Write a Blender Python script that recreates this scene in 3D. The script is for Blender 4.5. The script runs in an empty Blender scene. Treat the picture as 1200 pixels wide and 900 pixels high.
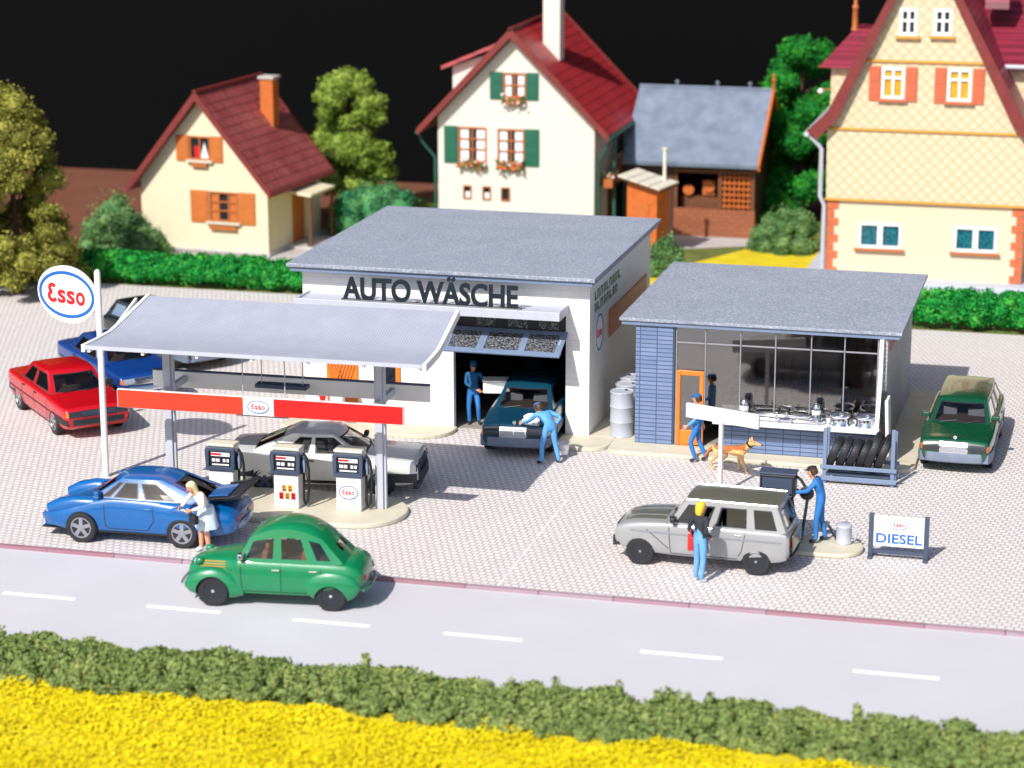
import bpy, bmesh, math, random
import numpy as np
from mathutils import Vector, Matrix, Euler, noise
from mathutils.bvhtree import BVHTree

sc = bpy.context.scene
COL = sc.collection
PI = math.pi
R = math.radians
rnd = random.Random(7)


# ------------------------------------------------------------------ materials
def lin(c):
    c = c / 255.0
    return c / 12.92 if c <= 0.04045 else ((c + 0.055) / 1.055) ** 2.4


def rgb(r, g, b):
    return (lin(r), lin(g), lin(b), 1.0)


class NT:
    def __init__(self, name):
        self.m = bpy.data.materials.new(name)
        self.m.use_nodes = True
        self.t = self.m.node_tree
        self.t.nodes.clear()
        self.out = self.n('ShaderNodeOutputMaterial')

    def n(self, typ, **kw):
        nd = self.t.nodes.new(typ)
        for k, v in kw.items():
            if k.startswith('i_'):
                nd.inputs[k[2:].replace('_', ' ')].default_value = v
            else:
                setattr(nd, k, v)
        return nd

    def l(self, a, b):
        self.t.links.new(a, b)

    def coords(self, kind='Object', scale=(1, 1, 1), rot=(0, 0, 0)):
        tc = self.n('ShaderNodeTexCoord')
        mp = self.n('ShaderNodeMapping')
        mp.inputs['Scale'].default_value = scale
        mp.inputs['Rotation'].default_value = rot
        self.l(tc.outputs[kind], mp.inputs['Vector'])
        return mp.outputs['Vector']

    def noise(self, vec, scale, detail=3, rough=.55):
        nd = self.n('ShaderNodeTexNoise')
        nd.inputs['Scale'].default_value = scale
        nd.inputs['Detail'].default_value = detail
        nd.inputs['Roughness'].default_value = rough
        self.l(vec, nd.inputs['Vector'])
        return nd.outputs['Fac']

    def ramp(self, fac, stops):
        nd = self.n('ShaderNodeValToRGB')
        e = nd.color_ramp.elements
        while len(e) < len(stops):
            e.new(.5)
        for el, (p, c) in zip(e, stops):
            el.position = p
            el.color = c
        self.l(fac, nd.inputs['Fac'])
        return nd.outputs['Color']

    def mix(self, fac, a, b, mode='MIX'):
        nd = self.n('ShaderNodeMix')
        nd.data_type = 'RGBA'
        nd.blend_type = mode
        for s, v in ((nd.inputs[0], fac), (nd.inputs[6], a), (nd.inputs[7], b)):
            if isinstance(v, (float, int, tuple)):
                s.default_value = v
            else:
                self.l(v, s)
        return nd.outputs[2]

    def bump(self, h, strength=.3, dist=.02):
        nd = self.n('ShaderNodeBump')
        nd.inputs['Strength'].default_value = strength
        nd.inputs['Distance'].default_value = dist
        self.l(h, nd.inputs['Height'])
        return nd.outputs['Normal']

    def pbsdf(self, col, rough=.5, metal=0., coat=0., spec=.5, normal=None):
        p = self.n('ShaderNodeBsdfPrincipled')
        if isinstance(col, tuple):
            p.inputs['Base Color'].default_value = col
        else:
            self.l(col, p.inputs['Base Color'])
        if isinstance(rough, (int, float)):
            p.inputs['Roughness'].default_value = rough
        else:
            self.l(rough, p.inputs['Roughness'])
        p.inputs['Metallic'].default_value = metal
        p.inputs['Coat Weight'].default_value = coat
        p.inputs['Coat Roughness'].default_value = .06
        p.inputs['Specular IOR Level'].default_value = spec
        if normal is not None:
            self.l(normal, p.inputs['Normal'])
        self.l(p.outputs[0], self.out.inputs[0])
        return p


def scl(c, k):
    return (min(1, c[0] * k), min(1, c[1] * k), min(1, c[2] * k), 1.)


def plain(name, col, rough=.5, metal=0., coat=0., var=.12, scale=3., bump=.0, bscale=30., spec=.5):
    t = NT(name)
    v = t.coords('Object')
    f = t.noise(v, scale, 4)
    c = t.ramp(f, [(.3, scl(col, 1 - var)), (.7, scl(col, 1 + var))])
    nm = None
    if bump:
        nm = t.bump(t.noise(v, bscale, 3), bump, .02)
    t.pbsdf(c, rough, metal, coat, spec, nm)
    return t.m


M = {}
M['white'] = plain('white_plastic', rgb(226, 224, 222), .42, var=.03, bump=.05)
M['offwhite'] = plain('ivory_plastic', rgb(214, 208, 190), .5, var=.05, bump=.06)
M['beige'] = plain('beige_plinth', rgb(200, 193, 172), .6, var=.07, bump=.1)
M['grey'] = plain('grey_plastic', rgb(180, 183, 194), .45, var=.05)
M['mullion'] = plain('mullion_grey', rgb(134, 134, 140), .45)
M['drum'] = plain('bluegrey_drum', rgb(170, 175, 186), .45, var=.06)
M['bluegrey'] = plain('bluegrey_plastic', rgb(112, 128, 155), .45, var=.07)
M['slate'] = plain('slate_plastic', rgb(62, 74, 94), .45, var=.1)
M['dark'] = plain('dark_plastic', rgb(30, 34, 40), .45, var=.15)
M['black'] = plain('black_rubber', rgb(22, 23, 26), .6, var=.2, bump=.1)
M['tyre'] = plain('tyre_rubber', rgb(30, 31, 35), .55, var=.2, bump=.1)
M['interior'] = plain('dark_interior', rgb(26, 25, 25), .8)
M['room'] = plain('room_interior', rgb(150, 144, 136), .8, var=.25, scale=1.2)
M['chrome'] = plain('chrome', rgb(225, 226, 230), .12, metal=1., var=.03)
M['silver'] = plain('silver_rim', rgb(170, 173, 180), .3, metal=.8, var=.05)
M['orange'] = plain('orange_plastic', rgb(214, 120, 38), .45, var=.08)
M['orange_wood'] = plain('orange_wood', rgb(186, 98, 40), .5, var=.14, scale=6)
M['red'] = plain('red_plastic', rgb(205, 24, 26), .4, var=.05)
M['orange_red'] = plain('orange_red_panel', rgb(206, 58, 30), .45, var=.12, scale=1.2)
M['sign_red'] = plain('sign_red', rgb(214, 20, 32), .45, var=.03)
M['sign_blue'] = plain('sign_blue', rgb(24, 96, 178), .45, var=.03)
M['sign_white'] = plain('sign_white', rgb(238, 238, 238), .4, var=.02)
M['letter'] = plain('letter_slate', rgb(20, 32, 42), .4, var=.1)
M['green_text'] = plain('green_lettering', rgb(60, 110, 50), .5)
M['shutter_green'] = plain('green_shutter', rgb(20, 92, 70), .5, var=.06)
M['shutter_terra'] = plain('terracotta_shutter', rgb(190, 96, 62), .55, var=.06)
M['shutter_orange'] = plain('orange_shutter', rgb(186, 104, 44), .55, var=.06)
M['brown'] = plain('brown_wood', rgb(104, 60, 34), .6, var=.2, scale=7)
M['brown_frame'] = plain('brown_frame', rgb(170, 96, 44), .55, var=.08)
M['ochre'] = plain('ochre_trim', rgb(196, 140, 50), .55, var=.05)
M['pane_dark'] = plain('pane_dark', rgb(38, 44, 52), .12, var=.5, scale=9)
M['pane_warm'] = plain('pane_amber', rgb(205, 150, 40), .2, var=.3, scale=9)
M['pane_teal'] = plain('pane_teal', rgb(30, 92, 104), .15, var=.7, scale=14)
M['curtain'] = plain('curtain_white', rgb(225, 222, 222), .8, var=.08, scale=12)
M['green_pipe'] = plain('green_pipe', rgb(34, 84, 72), .5)
M['skin'] = plain('skin', rgb(214, 150, 118), .6, var=.04)
M['overall'] = plain('blue_overall', rgb(42, 116, 186), .75, var=.12, scale=7)
M['overall_light'] = plain('light_blue_overall', rgb(92, 160, 216), .75, var=.12, scale=7)
M['overall_dark'] = plain('teal_overall', rgb(24, 92, 140), .75, var=.12, scale=7)
M['jeans'] = plain('light_jeans', rgb(104, 158, 208), .8, var=.14, scale=8)
M['jacket'] = plain('dark_jacket', rgb(38, 42, 48), .8)
M['dress'] = plain('pale_dress', rgb(200, 216, 226), .8, var=.06)
M['cardigan'] = plain('cream_cardigan', rgb(232, 222, 206), .8)
M['blonde'] = plain('blonde_hair', rgb(236, 218, 168), .6, var=.08, bump=.2, bscale=40)
M['yellow_hair'] = plain('yellow_hair', rgb(240, 186, 50), .6, var=.08, bump=.2, bscale=40)
M['brown_hair'] = plain('brown_hair', rgb(70, 46, 30), .6)
M['cap_dark'] = plain('dark_cap', rgb(34, 36, 40), .7)
M['cap_blue'] = plain('blue_cap', rgb(26, 100, 164), .7)
M['shoe'] = plain('dark_shoe', rgb(40, 40, 46), .6)
M['shoe_white'] = plain('white_shoe', rgb(230, 230, 230), .6)
M['cloth'] = plain('white_cloth', rgb(240, 238, 236), .85, var=.03, bump=.2)
M['tan_seat'] = plain('tan_seat', rgb(150, 98, 58), .75)
M['grey_seat'] = plain('grey_seat', rgb(120, 124, 132), .75)
M['lamp_glass'] = plain('lamp_glass', rgb(190, 196, 204), .12, metal=.5)
M['dark_lamp'] = plain('dark_lamp', rgb(48, 52, 58), .12)
M['amber'] = plain('amber_lamp', rgb(210, 110, 30), .2)
M['tail'] = plain('tail_lamp', rgb(150, 20, 22), .2)
M['bumper_grey'] = plain('bumper_grey', rgb(108, 118, 136), .5)
M['bag_red'] = plain('red_bag', rgb(206, 30, 34), .55)
M['bag_black'] = plain('black_bag', rgb(30, 28, 32), .5)
M['bark'] = plain('bark', rgb(74, 52, 36), .9, var=.3, scale=9, bump=.5)
M['petal_white'] = plain('petal_white', rgb(240, 236, 230), .7)
M['petal_pink'] = plain('petal_red', rgb(220, 110, 90), .7)
M['leaf'] = plain('flower_leaf', rgb(60, 110, 40), .7)


def glass(name, tint, gl=.9, rough=.02, ior=1.45):
    t = NT(name)
    tr = t.n('ShaderNodeBsdfTransparent')
    tr.inputs[0].default_value = tint
    g = t.n('ShaderNodeBsdfGlossy')
    g.inputs[0].default_value = (gl, gl, gl, 1)
    g.inputs['Roughness'].default_value = rough
    fr = t.n('ShaderNodeFresnel')
    fr.inputs[0].default_value = ior
    mx = t.n('ShaderNodeMixShader')
    t.l(fr.outputs[0], mx.inputs[0])
    t.l(tr.outputs[0], mx.inputs[1])
    t.l(g.outputs[0], mx.inputs[2])
    t.l(mx.outputs[0], t.out.inputs[0])
    return t.m


M['car_glass'] = glass('car_glass', (.68, .68, .68, 1), .9, .03, 1.6)
M['dark_glass'] = glass('dark_car_glass', (.3, .31, .32, 1), .9, .03, 1.7)
M['cabin_floor'] = plain('brown_cabin_floor', rgb(74, 60, 52), .8)
M['shop_glass'] = glass('shop_glass', (.72, .70, .67, 1), .85, .05, 2.5)


def paint(name, col, rough=.28, metal=0., coat=.6):
    t = NT(name)
    v = t.coords('Object')
    f = t.noise(v, 2.2, 3)
    c = t.ramp(f, [(.3, scl(col, .94)), (.7, scl(col, 1.06))])
    rg = t.n('ShaderNodeMapRange')
    t.l(t.noise(v, 14, 4), rg.inputs[0])
    rg.inputs[3].default_value = rough * .8
    rg.inputs[4].default_value = rough * 1.35
    nm = t.bump(t.noise(v, 9, 2), .04, .03)
    t.pbsdf(c, rg.outputs[0], metal, coat, .5, nm)
    return t.m


# speckled roofing felt of the two station buildings
def roof_felt():
    t = NT('grey_felt')
    v = t.coords('Object')
    a = t.noise(v, 21, 2, .7)
    b = t.noise(v, .7, 3)
    c = t.ramp(a, [(.42, rgb(124, 131, 146)), (.54, rgb(147, 153, 167)), (.68, rgb(198, 201, 210))])
    c = t.mix(.35, c, t.ramp(b, [(.3, rgb(126, 133, 149)), (.7, rgb(150, 156, 171))]))
    t.pbsdf(c, .75, normal=t.bump(a, .5, .03))
    return t.m


M['felt'] = roof_felt()


def brick(name, c1, c2, cm, bw, bh, mortar, offset=.5, plane='xz', rough=.5, bumpv=.4, squash=1., var=.5):
    """brick pattern in object space; plane picks which axes carry it"""
    t = NT(name)
    tc = t.n('ShaderNodeTexCoord')
    sp = t.n('ShaderNodeSeparateXYZ')
    t.l(tc.outputs['Object'], sp.inputs[0])
    cb = t.n('ShaderNodeCombineXYZ')
    if plane == 'wall':                       # works on all four walls: x+y along, z up
        ad = t.n('ShaderNodeMath', operation='ADD')
        t.l(sp.outputs['X'], ad.inputs[0])
        t.l(sp.outputs['Y'], ad.inputs[1])
        t.l(ad.outputs[0], cb.inputs['X'])
        t.l(sp.outputs['Z'], cb.inputs['Y'])
    else:
        t.l(sp.outputs[plane[0].upper()], cb.inputs['X'])
        t.l(sp.outputs[plane[1].upper()], cb.inputs['Y'])
    br = t.n('ShaderNodeTexBrick')
    br.offset = offset
    br.inputs['Color1'].default_value = c1
    br.inputs['Color2'].default_value = c2
    br.inputs['Mortar'].default_value = cm
    br.inputs['Scale'].default_value = 1.
    br.inputs['Mortar Size'].default_value = mortar
    br.inputs['Mortar Smooth'].default_value = .3
    br.inputs['Brick Width'].default_value = bw
    br.inputs['Row Height'].default_value = bh
    t.l(cb.outputs[0], br.inputs['Vector'])
    nz = t.noise(tc.outputs['Object'], 1.3, 4)
    c = t.mix(var * .6, br.outputs['Color'], t.ramp(nz, [(.3, scl(c1, .75)), (.7, scl(c2, 1.15))]))
    c = t.mix(br.outputs['Fac'], c, cm)
    inv = t.n('ShaderNodeMath', operation='SUBTRACT')
    inv.inputs[0].default_value = 1.
    t.l(br.outputs['Fac'], inv.inputs[1])
    t.pbsdf(c, rough, normal=t.bump(inv.outputs[0], bumpv, .02))
    return t.m


M['wash_wall'] = brick('white_brick_wall', rgb(224, 222, 219), rgb(229, 227, 224), rgb(212, 210, 206), .46, .14, .008, plane='wall', rough=.55, bumpv=.25, var=.15)
M['tile'] = brick('bluegrey_tile', rgb(98, 118, 156), rgb(118, 136, 170), rgb(66, 80, 108), .42, .105, .012, offset=0., plane='wall', bumpv=.5, var=.4)
M['shop_wall'] = brick('grey_brick_wall', rgb(170, 168, 168), rgb(188, 186, 184), rgb(132, 130, 130), .3, .1, .012, plane='wall', rough=.6, var=.3)
M['red_brick'] = brick('red_brick', rgb(138, 78, 48), rgb(156, 90, 54), rgb(104, 64, 44), .34, .14, .014, plane='wall', rough=.6)
M['quoin'] = plain('brick_quoin', rgb(190, 98, 58), .6, var=.15, scale=5)
M['cream'] = plain('cream_plaster', rgb(210, 194, 164), .7, var=.03, bump=.12, bscale=22)
M['cream_house'] = plain('pale_yellow_plaster', rgb(216, 204, 174), .65, var=.03, bump=.12, bscale=22)
M['white_plaster'] = plain('white_plaster', rgb(212, 206, 196), .65, var=.025, bump=.1, bscale=22)


def shingle():
    t = NT('diamond_shingles')
    tc = t.n('ShaderNodeTexCoord')
    outs = []
    for sgn in (1, -1):
        mp = t.n('ShaderNodeMapping')
        mp.inputs['Rotation'].default_value = (0, R(45 * sgn), 0)
        t.l(tc.outputs['Object'], mp.inputs['Vector'])
        w = t.n('ShaderNodeTexWave')
        w.wave_type = 'BANDS'
        w.bands_direction = 'X'
        w.wave_profile = 'SAW'
        w.inputs['Scale'].default_value = 1.15
        t.l(mp.outputs[0], w.inputs['Vector'])
        outs.append(w.outputs['Fac'])
    mx = t.n('ShaderNodeMath', operation='MAXIMUM')
    t.l(outs[0], mx.inputs[0])
    t.l(outs[1], mx.inputs[1])
    c = t.ramp(mx.outputs[0], [(.5, rgb(208, 192, 160)), (.88, rgb(202, 184, 150)), (1., rgb(168, 146, 110))])
    t.pbsdf(c, .6, normal=t.bump(mx.outputs[0], .35, .03))
    return t.m


M['shingle'] = shingle()


def rooftile(name, ca, cb, cj, tw=.22, th=.26, ax='X'):
    t = NT(name)
    tc = t.n('ShaderNodeTexCoord')
    sp = t.n('ShaderNodeSeparateXYZ')
    t.l(tc.outputs['Object'], sp.inputs[0])
    cbn = t.n('ShaderNodeCombineXYZ')
    t.l(sp.outputs['Y' if ax == 'X' else 'X'], cbn.inputs['X'])
    t.l(sp.outputs['Z'], cbn.inputs['Y'])
    br = t.n('ShaderNodeTexBrick')
    br.inputs['Color1'].default_value = ca
    br.inputs['Color2'].default_value = cb
    br.inputs['Mortar'].default_value = cj
    br.inputs['Scale'].default_value = 1.
    br.inputs['Mortar Size'].default_value = .026
    br.inputs['Mortar Smooth'].default_value = .4
    br.inputs['Brick Width'].default_value = tw
    br.inputs['Row Height'].default_value = th
    t.l(cbn.outputs[0], br.inputs['Vector'])
    nz = t.noise(tc.outputs['Object'], 1.1, 5, .7)
    c = t.mix(.3, br.outputs['Color'], t.ramp(nz, [(.3, scl(ca, .65)), (.75, scl(cb, 1.4))]))
    # saw-tooth lap of each row
    fr = t.n('ShaderNodeMath', operation='FRACT')
    dv = t.n('ShaderNodeMath', operation='DIVIDE')
    t.l(sp.outputs['Z'], dv.inputs[0])
    dv.inputs[1].default_value = th
    t.l(dv.outputs[0], fr.inputs[0])
    ad = t.n('ShaderNodeMath', operation='SUBTRACT')
    t.l(fr.outputs[0], ad.inputs[1])
    ad.inputs[0].default_value = 1.
    t.pbsdf(c, .5, normal=t.bump(ad.outputs[0], .9, .07), coat=.1)
    return t.m


M['roof_red'] = rooftile('red_roof_tiles', rgb(154, 34, 40), rgb(170, 46, 50), rgb(92, 18, 24))
M['roof_oldred'] = rooftile('weathered_red_tiles', rgb(138, 56, 58), rgb(156, 84, 82), rgb(84, 30, 34))
M['roof_wine'] = rooftile('wine_red_tiles', rgb(126, 32, 52), rgb(140, 44, 62), rgb(84, 20, 36), .2, .2)
M['roof_slate'] = plain('weathered_slate_roof', rgb(108, 120, 138), .7, var=.22, scale=1.6, bump=.3, bscale=14)
M['verge'] = plain('dark_red_verge', rgb(116, 40, 36), .6, var=.15)


def planks(name, col, w=.22, ax='X'):
    t = NT(name)
    v = t.coords('Object')
    sp = t.n('ShaderNodeSeparateXYZ')
    t.l(v, sp.inputs[0])
    dv = t.n('ShaderNodeMath', operation='DIVIDE')
    t.l(sp.outputs[ax], dv.inputs[0])
    dv.inputs[1].default_value = w
    fr = t.n('ShaderNodeMath', operation='FRACT')
    t.l(dv.outputs[0], fr.inputs[0])
    f = t.noise(v, 4, 4)
    c = t.ramp(f, [(.3, scl(col, .8)), (.7, scl(col, 1.15))])
    j = t.ramp(fr.outputs[0], [(0., (0, 0, 0, 1)), (.06, (1, 1, 1, 1))])
    c = t.mix(1., c, t.mix(.6, (1., 1., 1., 1.), j), 'MULTIPLY')
    t.pbsdf(c, .6, normal=t.bump(j, .4, .02))
    return t.m


M['hut_wall'] = planks('orange_plank_wall', rgb(196, 98, 36), .25)
M['barn_wood'] = planks('dark_barn_wood', rgb(70, 42, 30), .25)


# paving of the forecourt
def paving():
    t = NT('pale_paving')
    tc = t.n('ShaderNodeTexCoord')
    br = t.n('ShaderNodeTexBrick')
    br.offset = .5
    br.inputs['Color1'].default_value = rgb(214, 206, 201)
    br.inputs['Color2'].default_value = rgb(224, 216, 210)
    br.inputs['Mortar'].default_value = rgb(128, 123, 130)
    br.inputs['Scale'].default_value = 1.
    br.inputs['Mortar Size'].default_value = .021
    br.inputs['Mortar Smooth'].default_value = .35
    br.inputs['Brick Width'].default_value = .165
    br.inputs['Row Height'].default_value = .175
    mp = t.n('ShaderNodeMapping')
    mp.inputs['Rotation'].default_value = (0, 0, R(4))
    t.l(tc.outputs['Object'], mp.inputs['Vector'])
    # wobble so that the blocks read as interlocking pavers
    nz = t.n('ShaderNodeTexNoise')
    nz.inputs['Scale'].default_value = 5.
    t.l(mp.outputs[0], nz.inputs['Vector'])
    vm = t.n('ShaderNodeVectorMath', operation='MULTIPLY_ADD')
    t.l(nz.outputs['Color'], vm.inputs[0])
    vm.inputs[1].default_value = (.045, .045, 0)
    t.l(mp.outputs[0], vm.inputs[2])
    t.l(vm.outputs[0], br.inputs['Vector'])
    a = t.noise(tc.outputs['Object'], .22, 4)
    b = t.noise(tc.outputs['Object'], 9., 3)
    c = t.mix(.3, br.outputs['Color'], t.ramp(a, [(.3, rgb(206, 198, 194)), (.7, rgb(222, 214, 208))]))
    c = t.mix(br.outputs['Fac'], c, t.mix(b, rgb(136, 130, 134), rgb(206, 199, 201)))
    inv = t.n('ShaderNodeMath', operation='SUBTRACT')
    inv.inputs[0].default_value = 1.
    t.l(br.outputs['Fac'], inv.inputs[1])
    t.pbsdf(c, .7, normal=t.bump(inv.outputs[0], .5, .02))
    return t.m


M['paving'] = paving()
M['road'] = plain('pale_road', rgb(193, 191, 195), .75, var=.03, scale=.5, bump=.12, bscale=60)
M['roadline'] = plain('road_paint', rgb(245, 245, 245), .6, var=.02)
M['joint'] = plain('pale_joint', rgb(230, 225, 221), .7)
M['table'] = plain('brown_table', rgb(112, 66, 48), .7, var=.1, scale=.4, bump=.1)
M['lawn'] = plain('lawn', rgb(96, 104, 40), .95, var=.3, scale=1.5, bump=.5, bscale=20)
M['yellow_ground'] = plain('yellow_meadow', rgb(204, 182, 8), .95, var=.15, scale=1.2, bump=.6, bscale=16)
M['path'] = plain('pale_path', rgb(178, 172, 168), .8, var=.08, scale=2, bump=.15)
M['drive'] = plain('grey_slab', rgb(176, 180, 192), .7, var=.05, scale=1.)
M['backdrop'] = plain('black_backdrop', (.0018, .0018, .0022, 1), .95, var=.1, scale=.05, spec=.1)


def kerbmat():
    t = NT('red_kerb')
    v = t.coords('Object', (1, 1, 1))
    br = t.n('ShaderNodeTexBrick')
    br.offset = 0.
    br.inputs['Color1'].default_value = rgb(150, 92, 102)
    br.inputs['Color2'].default_value = rgb(172, 160, 168)
    br.inputs['Mortar'].default_value = rgb(90, 70, 76)
    br.inputs['Scale'].default_value = 1.
    br.inputs['Mortar Size'].default_value = .02
    br.inputs['Brick Width'].default_value = 1.55
    br.inputs['Row Height'].default_value = 10.
    t.l(v, br.inputs['Vector'])
    c = t.mix(t.noise(v, 2.5, 5), br.outputs['Color'], rgb(150, 120, 132))
    t.pbsdf(c, .7)
    return t.m


M['kerb'] = kerbmat()


def foliage_mat(name, cols, rough=.85, scale=1.2):
    """per-leaf and per-clump colour variation of the plant itself"""
    t = NT(name)
    geo = t.n('ShaderNodeNewGeometry')
    v = t.coords('Object')
    f = t.noise(v, scale, 3)
    ad = t.n('ShaderNodeMath', operation='MULTIPLY_ADD')
    t.l(geo.outputs['Random Per Island'], ad.inputs[0])
    ad.inputs[1].default_value = .5
    t.l(f, ad.inputs[2])
    sb = t.n('ShaderNodeMath', operation='SUBTRACT')
    t.l(ad.outputs[0], sb.inputs[0])
    sb.inputs[1].default_value = .25
    c = t.ramp(sb.outputs[0], [(.25, cols[0]), (.5, cols[1]), (.78, cols[2])])
    t.pbsdf(c, rough, spec=.2)
    return t.m


M['olive'] = foliage_mat('olive_foam', [rgb(88, 90, 34), rgb(124, 124, 48), rgb(158, 154, 72)])
M['lime'] = foliage_mat('light_green_foam', [rgb(84, 106, 32), rgb(122, 146, 52), rgb(160, 178, 84)])
M['deep'] = foliage_mat('deep_green_foam', [rgb(10, 78, 24), rgb(22, 122, 44), rgb(64, 146, 40)])
M['bush'] = foliage_mat('grey_green_foam', [rgb(60, 96, 54), rgb(90, 130, 76), rgb(132, 160, 100)])
M['bush_blue'] = foliage_mat('blue_green_foam', [rgb(24, 84, 56), rgb(46, 118, 76), rgb(96, 150, 90)])
M['hedge'] = foliage_mat('hedge_green', [rgb(10, 96, 36), rgb(20, 134, 52), rgb(70, 162, 60)])
M['cover'] = foliage_mat('ground_cover_green', [rgb(104, 122, 66), rgb(120, 138, 76), rgb(144, 152, 86)])
M['flowers'] = foliage_mat('yellow_flowers', [rgb(198, 176, 4), rgb(210, 190, 6), rgb(222, 205, 26)], scale=.8)


# ------------------------------------------------------------------ mesh helper
class MB:
    def __init__(s):
        s.v, s.f, s.m = [], [], []

    def add(s, vs, fs, mi=0):
        o = len(s.v)
        s.v += [tuple(p) for p in vs]
        s.f += [tuple(i + o for i in f) for f in fs]
        s.m += [mi] * len(fs)
        return s

    def box(s, x0, x1, y0, y1, z0, z1, mi=0, rz=0., rx=0., ry=0., piv=None):
        vs = [Vector((x, y, z)) for z in (z0, z1) for y in (y0, y1) for x in (x0, x1)]
        if rz or rx or ry:
            c = Vector(piv) if piv else sum(vs, Vector()) / 8
            mt = Euler((rx, ry, rz)).to_matrix()
            vs = [mt @ (p - c) + c for p in vs]
        s.add(vs, [(0, 2, 3, 1), (4, 5, 7, 6), (0, 1, 5, 4), (2, 6, 7, 3), (0, 4, 6, 2), (1, 3, 7, 5)], mi)
        return s

    def loft(s, rings, mi=0, cap=True, closed=True):
        n = len(rings[0])
        o = len(s.v)
        vs = [p for r in rings for p in r]
        fs = []
        for i in range(len(rings) - 1):
            for j in range(n if closed else n - 1):
                k = (j + 1) % n
                fs.append((i * n + j, i * n + k, (i + 1) * n + k, (i + 1) * n + j))
        if cap:
            fs.append(tuple(range(n - 1, -1, -1)))
            fs.append(tuple((len(rings) - 1) * n + j for j in range(n)))
        s.add(vs, fs, mi)
        return s

    def tube(s, pts, r, n=8, mi=0, cap=True):
        pts = [Vector(p) for p in pts]
        rs = r if isinstance(r, (list, tuple)) else [r] * len(pts)
        rings = []
        up = None
        for i, p in enumerate(pts):
            d = (pts[min(i + 1, len(pts) - 1)] - pts[max(i - 1, 0)]).normalized()
            if up is None:
                up = Vector((0, 0, 1)) if abs(d.z) < .9 else Vector((1, 0, 0))
            a = d.cross(up).normalized()
            b = a.cross(d).normalized()
            up = b
            rings.append([p + (a * math.cos(2 * PI * k / n) + b * math.sin(2 * PI * k / n)) * rs[i] for k in range(n)])
        s.loft(rings, mi, cap)
        return s

    def lathe(s, prof, c=(0, 0, 0), axis='z', n=20, mi=0, cap=True):
        rings = []
        for (r, h) in prof:
            ring = []
            for k in range(n):
                a = 2 * PI * k / n
                x, y = r * math.cos(a), r * math.sin(a)
                if axis == 'z':
                    p = (c[0] + x, c[1] + y, c[2] + h)
                elif axis == 'y':
                    p = (c[0] + x, c[1] + h, c[2] - y)
                else:
                    p = (c[0] + h, c[1] + x, c[2] + y)
                ring.append(p)
            rings.append(ring)
        s.loft(rings, mi, cap)
        return s

    def cyl(s, c, r, h, axis='z', n=18, mi=0):
        return s.lathe([(r, 0), (r, h)], c, axis, n, mi)

    def ell(s, c, r, nu=16, nv=10, mi=0, rot=None):
        vs, fs = [], []
        mt = rot.to_matrix() if rot else None
        for i in range(nv + 1):
            th = PI * i / nv
            for j in range(nu):
                ph = 2 * PI * j / nu
                p = Vector((r[0] * math.sin(th) * math.cos(ph), r[1] * math.sin(th) * math.sin(ph), r[2] * math.cos(th)))
                if mt:
                    p = mt @ p
                vs.append(p + Vector(c))
        for i in range(nv):
            for j in range(nu):
                k = (j + 1) % nu
                fs.append((i * nu + j, (i + 1) * nu + j, (i + 1) * nu + k, i * nu + k))
        s.add(vs, fs, mi)
        return s

    def prism(s, poly, a, b, axis='y', mi=0):
        """2-D outline extruded from a to b along axis; outline given in the other two axes in order"""
        n = len(poly)

        def P(p, h):
            return {'y': (p[0], h, p[1]), 'x': (h, p[0], p[1]), 'z': (p[0], p[1], h)}[axis]
        vs = [P(p, a) for p in poly] + [P(p, b) for p in poly]
        fs = [tuple(range(n)), tuple(range(2 * n - 1, n - 1, -1))]
        for i in range(n):
            k = (i + 1) % n
            fs.append((i, n + i, n + k, k))
        s.add(vs, fs, mi)
        return s

    def xf(s, mt):
        s.v = [tuple(mt @ Vector(p)) for p in s.v]
        return s

    def merge(s, other):
        o = len(s.v)
        s.v += other.v
        s.f += [tuple(i + o for i in f) for f in other.f]
        s.m += other.m
        return s

    def mesh(s, name, mats):
        me = bpy.data.meshes.new(name)
        me.from_pydata(s.v, [], s.f)
        for m in (mats if isinstance(mats, (list, tuple)) else [mats]):
            me.materials.append(m)
        if any(s.m):
            me.polygons.foreach_set('material_index', s.m)
        bm = bmesh.new()
        bm.from_mesh(me)
        bmesh.ops.remove_doubles(bm, verts=bm.verts, dist=1e-5)
        bmesh.ops.recalc_face_normals(bm, faces=bm.faces)
        bm.to_mesh(me)
        bm.free()
        return me

    def build(s, name, mats, parent=None, smooth=0, bevel=0., seg=2):
        o = bpy.data.objects.new(name, s.mesh(name, mats))
        COL.objects.link(o)
        if parent:
            o.parent = parent
        if smooth:
            shade(o.data, smooth)
        if bevel:
            b = o.modifiers.new('Bevel', 'BEVEL')
            b.width = bevel
            b.segments = seg
            b.limit_method = 'ANGLE'
            b.angle_limit = R(40)
            b.harden_normals = False
        return o


def shade(me, ang):
    me.polygons.foreach_set('use_smooth', [True] * len(me.polygons))
    me.set_sharp_from_angle(angle=R(ang))


def tag(o, label=None, cat=None, group=None, kind=None):
    if label:
        o['label'] = label
    if cat:
        o['category'] = cat
    if group:
        o['group'] = group
    if kind:
        o['kind'] = kind
    return o


def thing(name, label, cat, loc=(0, 0, 0), rz=0., group=None):
    o = bpy.data.objects.new(name, None)
    o.empty_display_size = .3
    COL.objects.link(o)
    o.location = loc
    o.rotation_euler = (0, 0, rz)
    return tag(o, label, cat, group)


def evaluated(o):
    """bake the modifiers of o into its mesh"""
    dg = bpy.context.evaluated_depsgraph_get()
    dg.update()
    me = bpy.data.meshes.new_from_object(o.evaluated_get(dg), depsgraph=dg)
    o.modifiers.clear()
    old = o.data
    o.data = me
    me.name = old.name
    bpy.data.meshes.remove(old)
    return o


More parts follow.
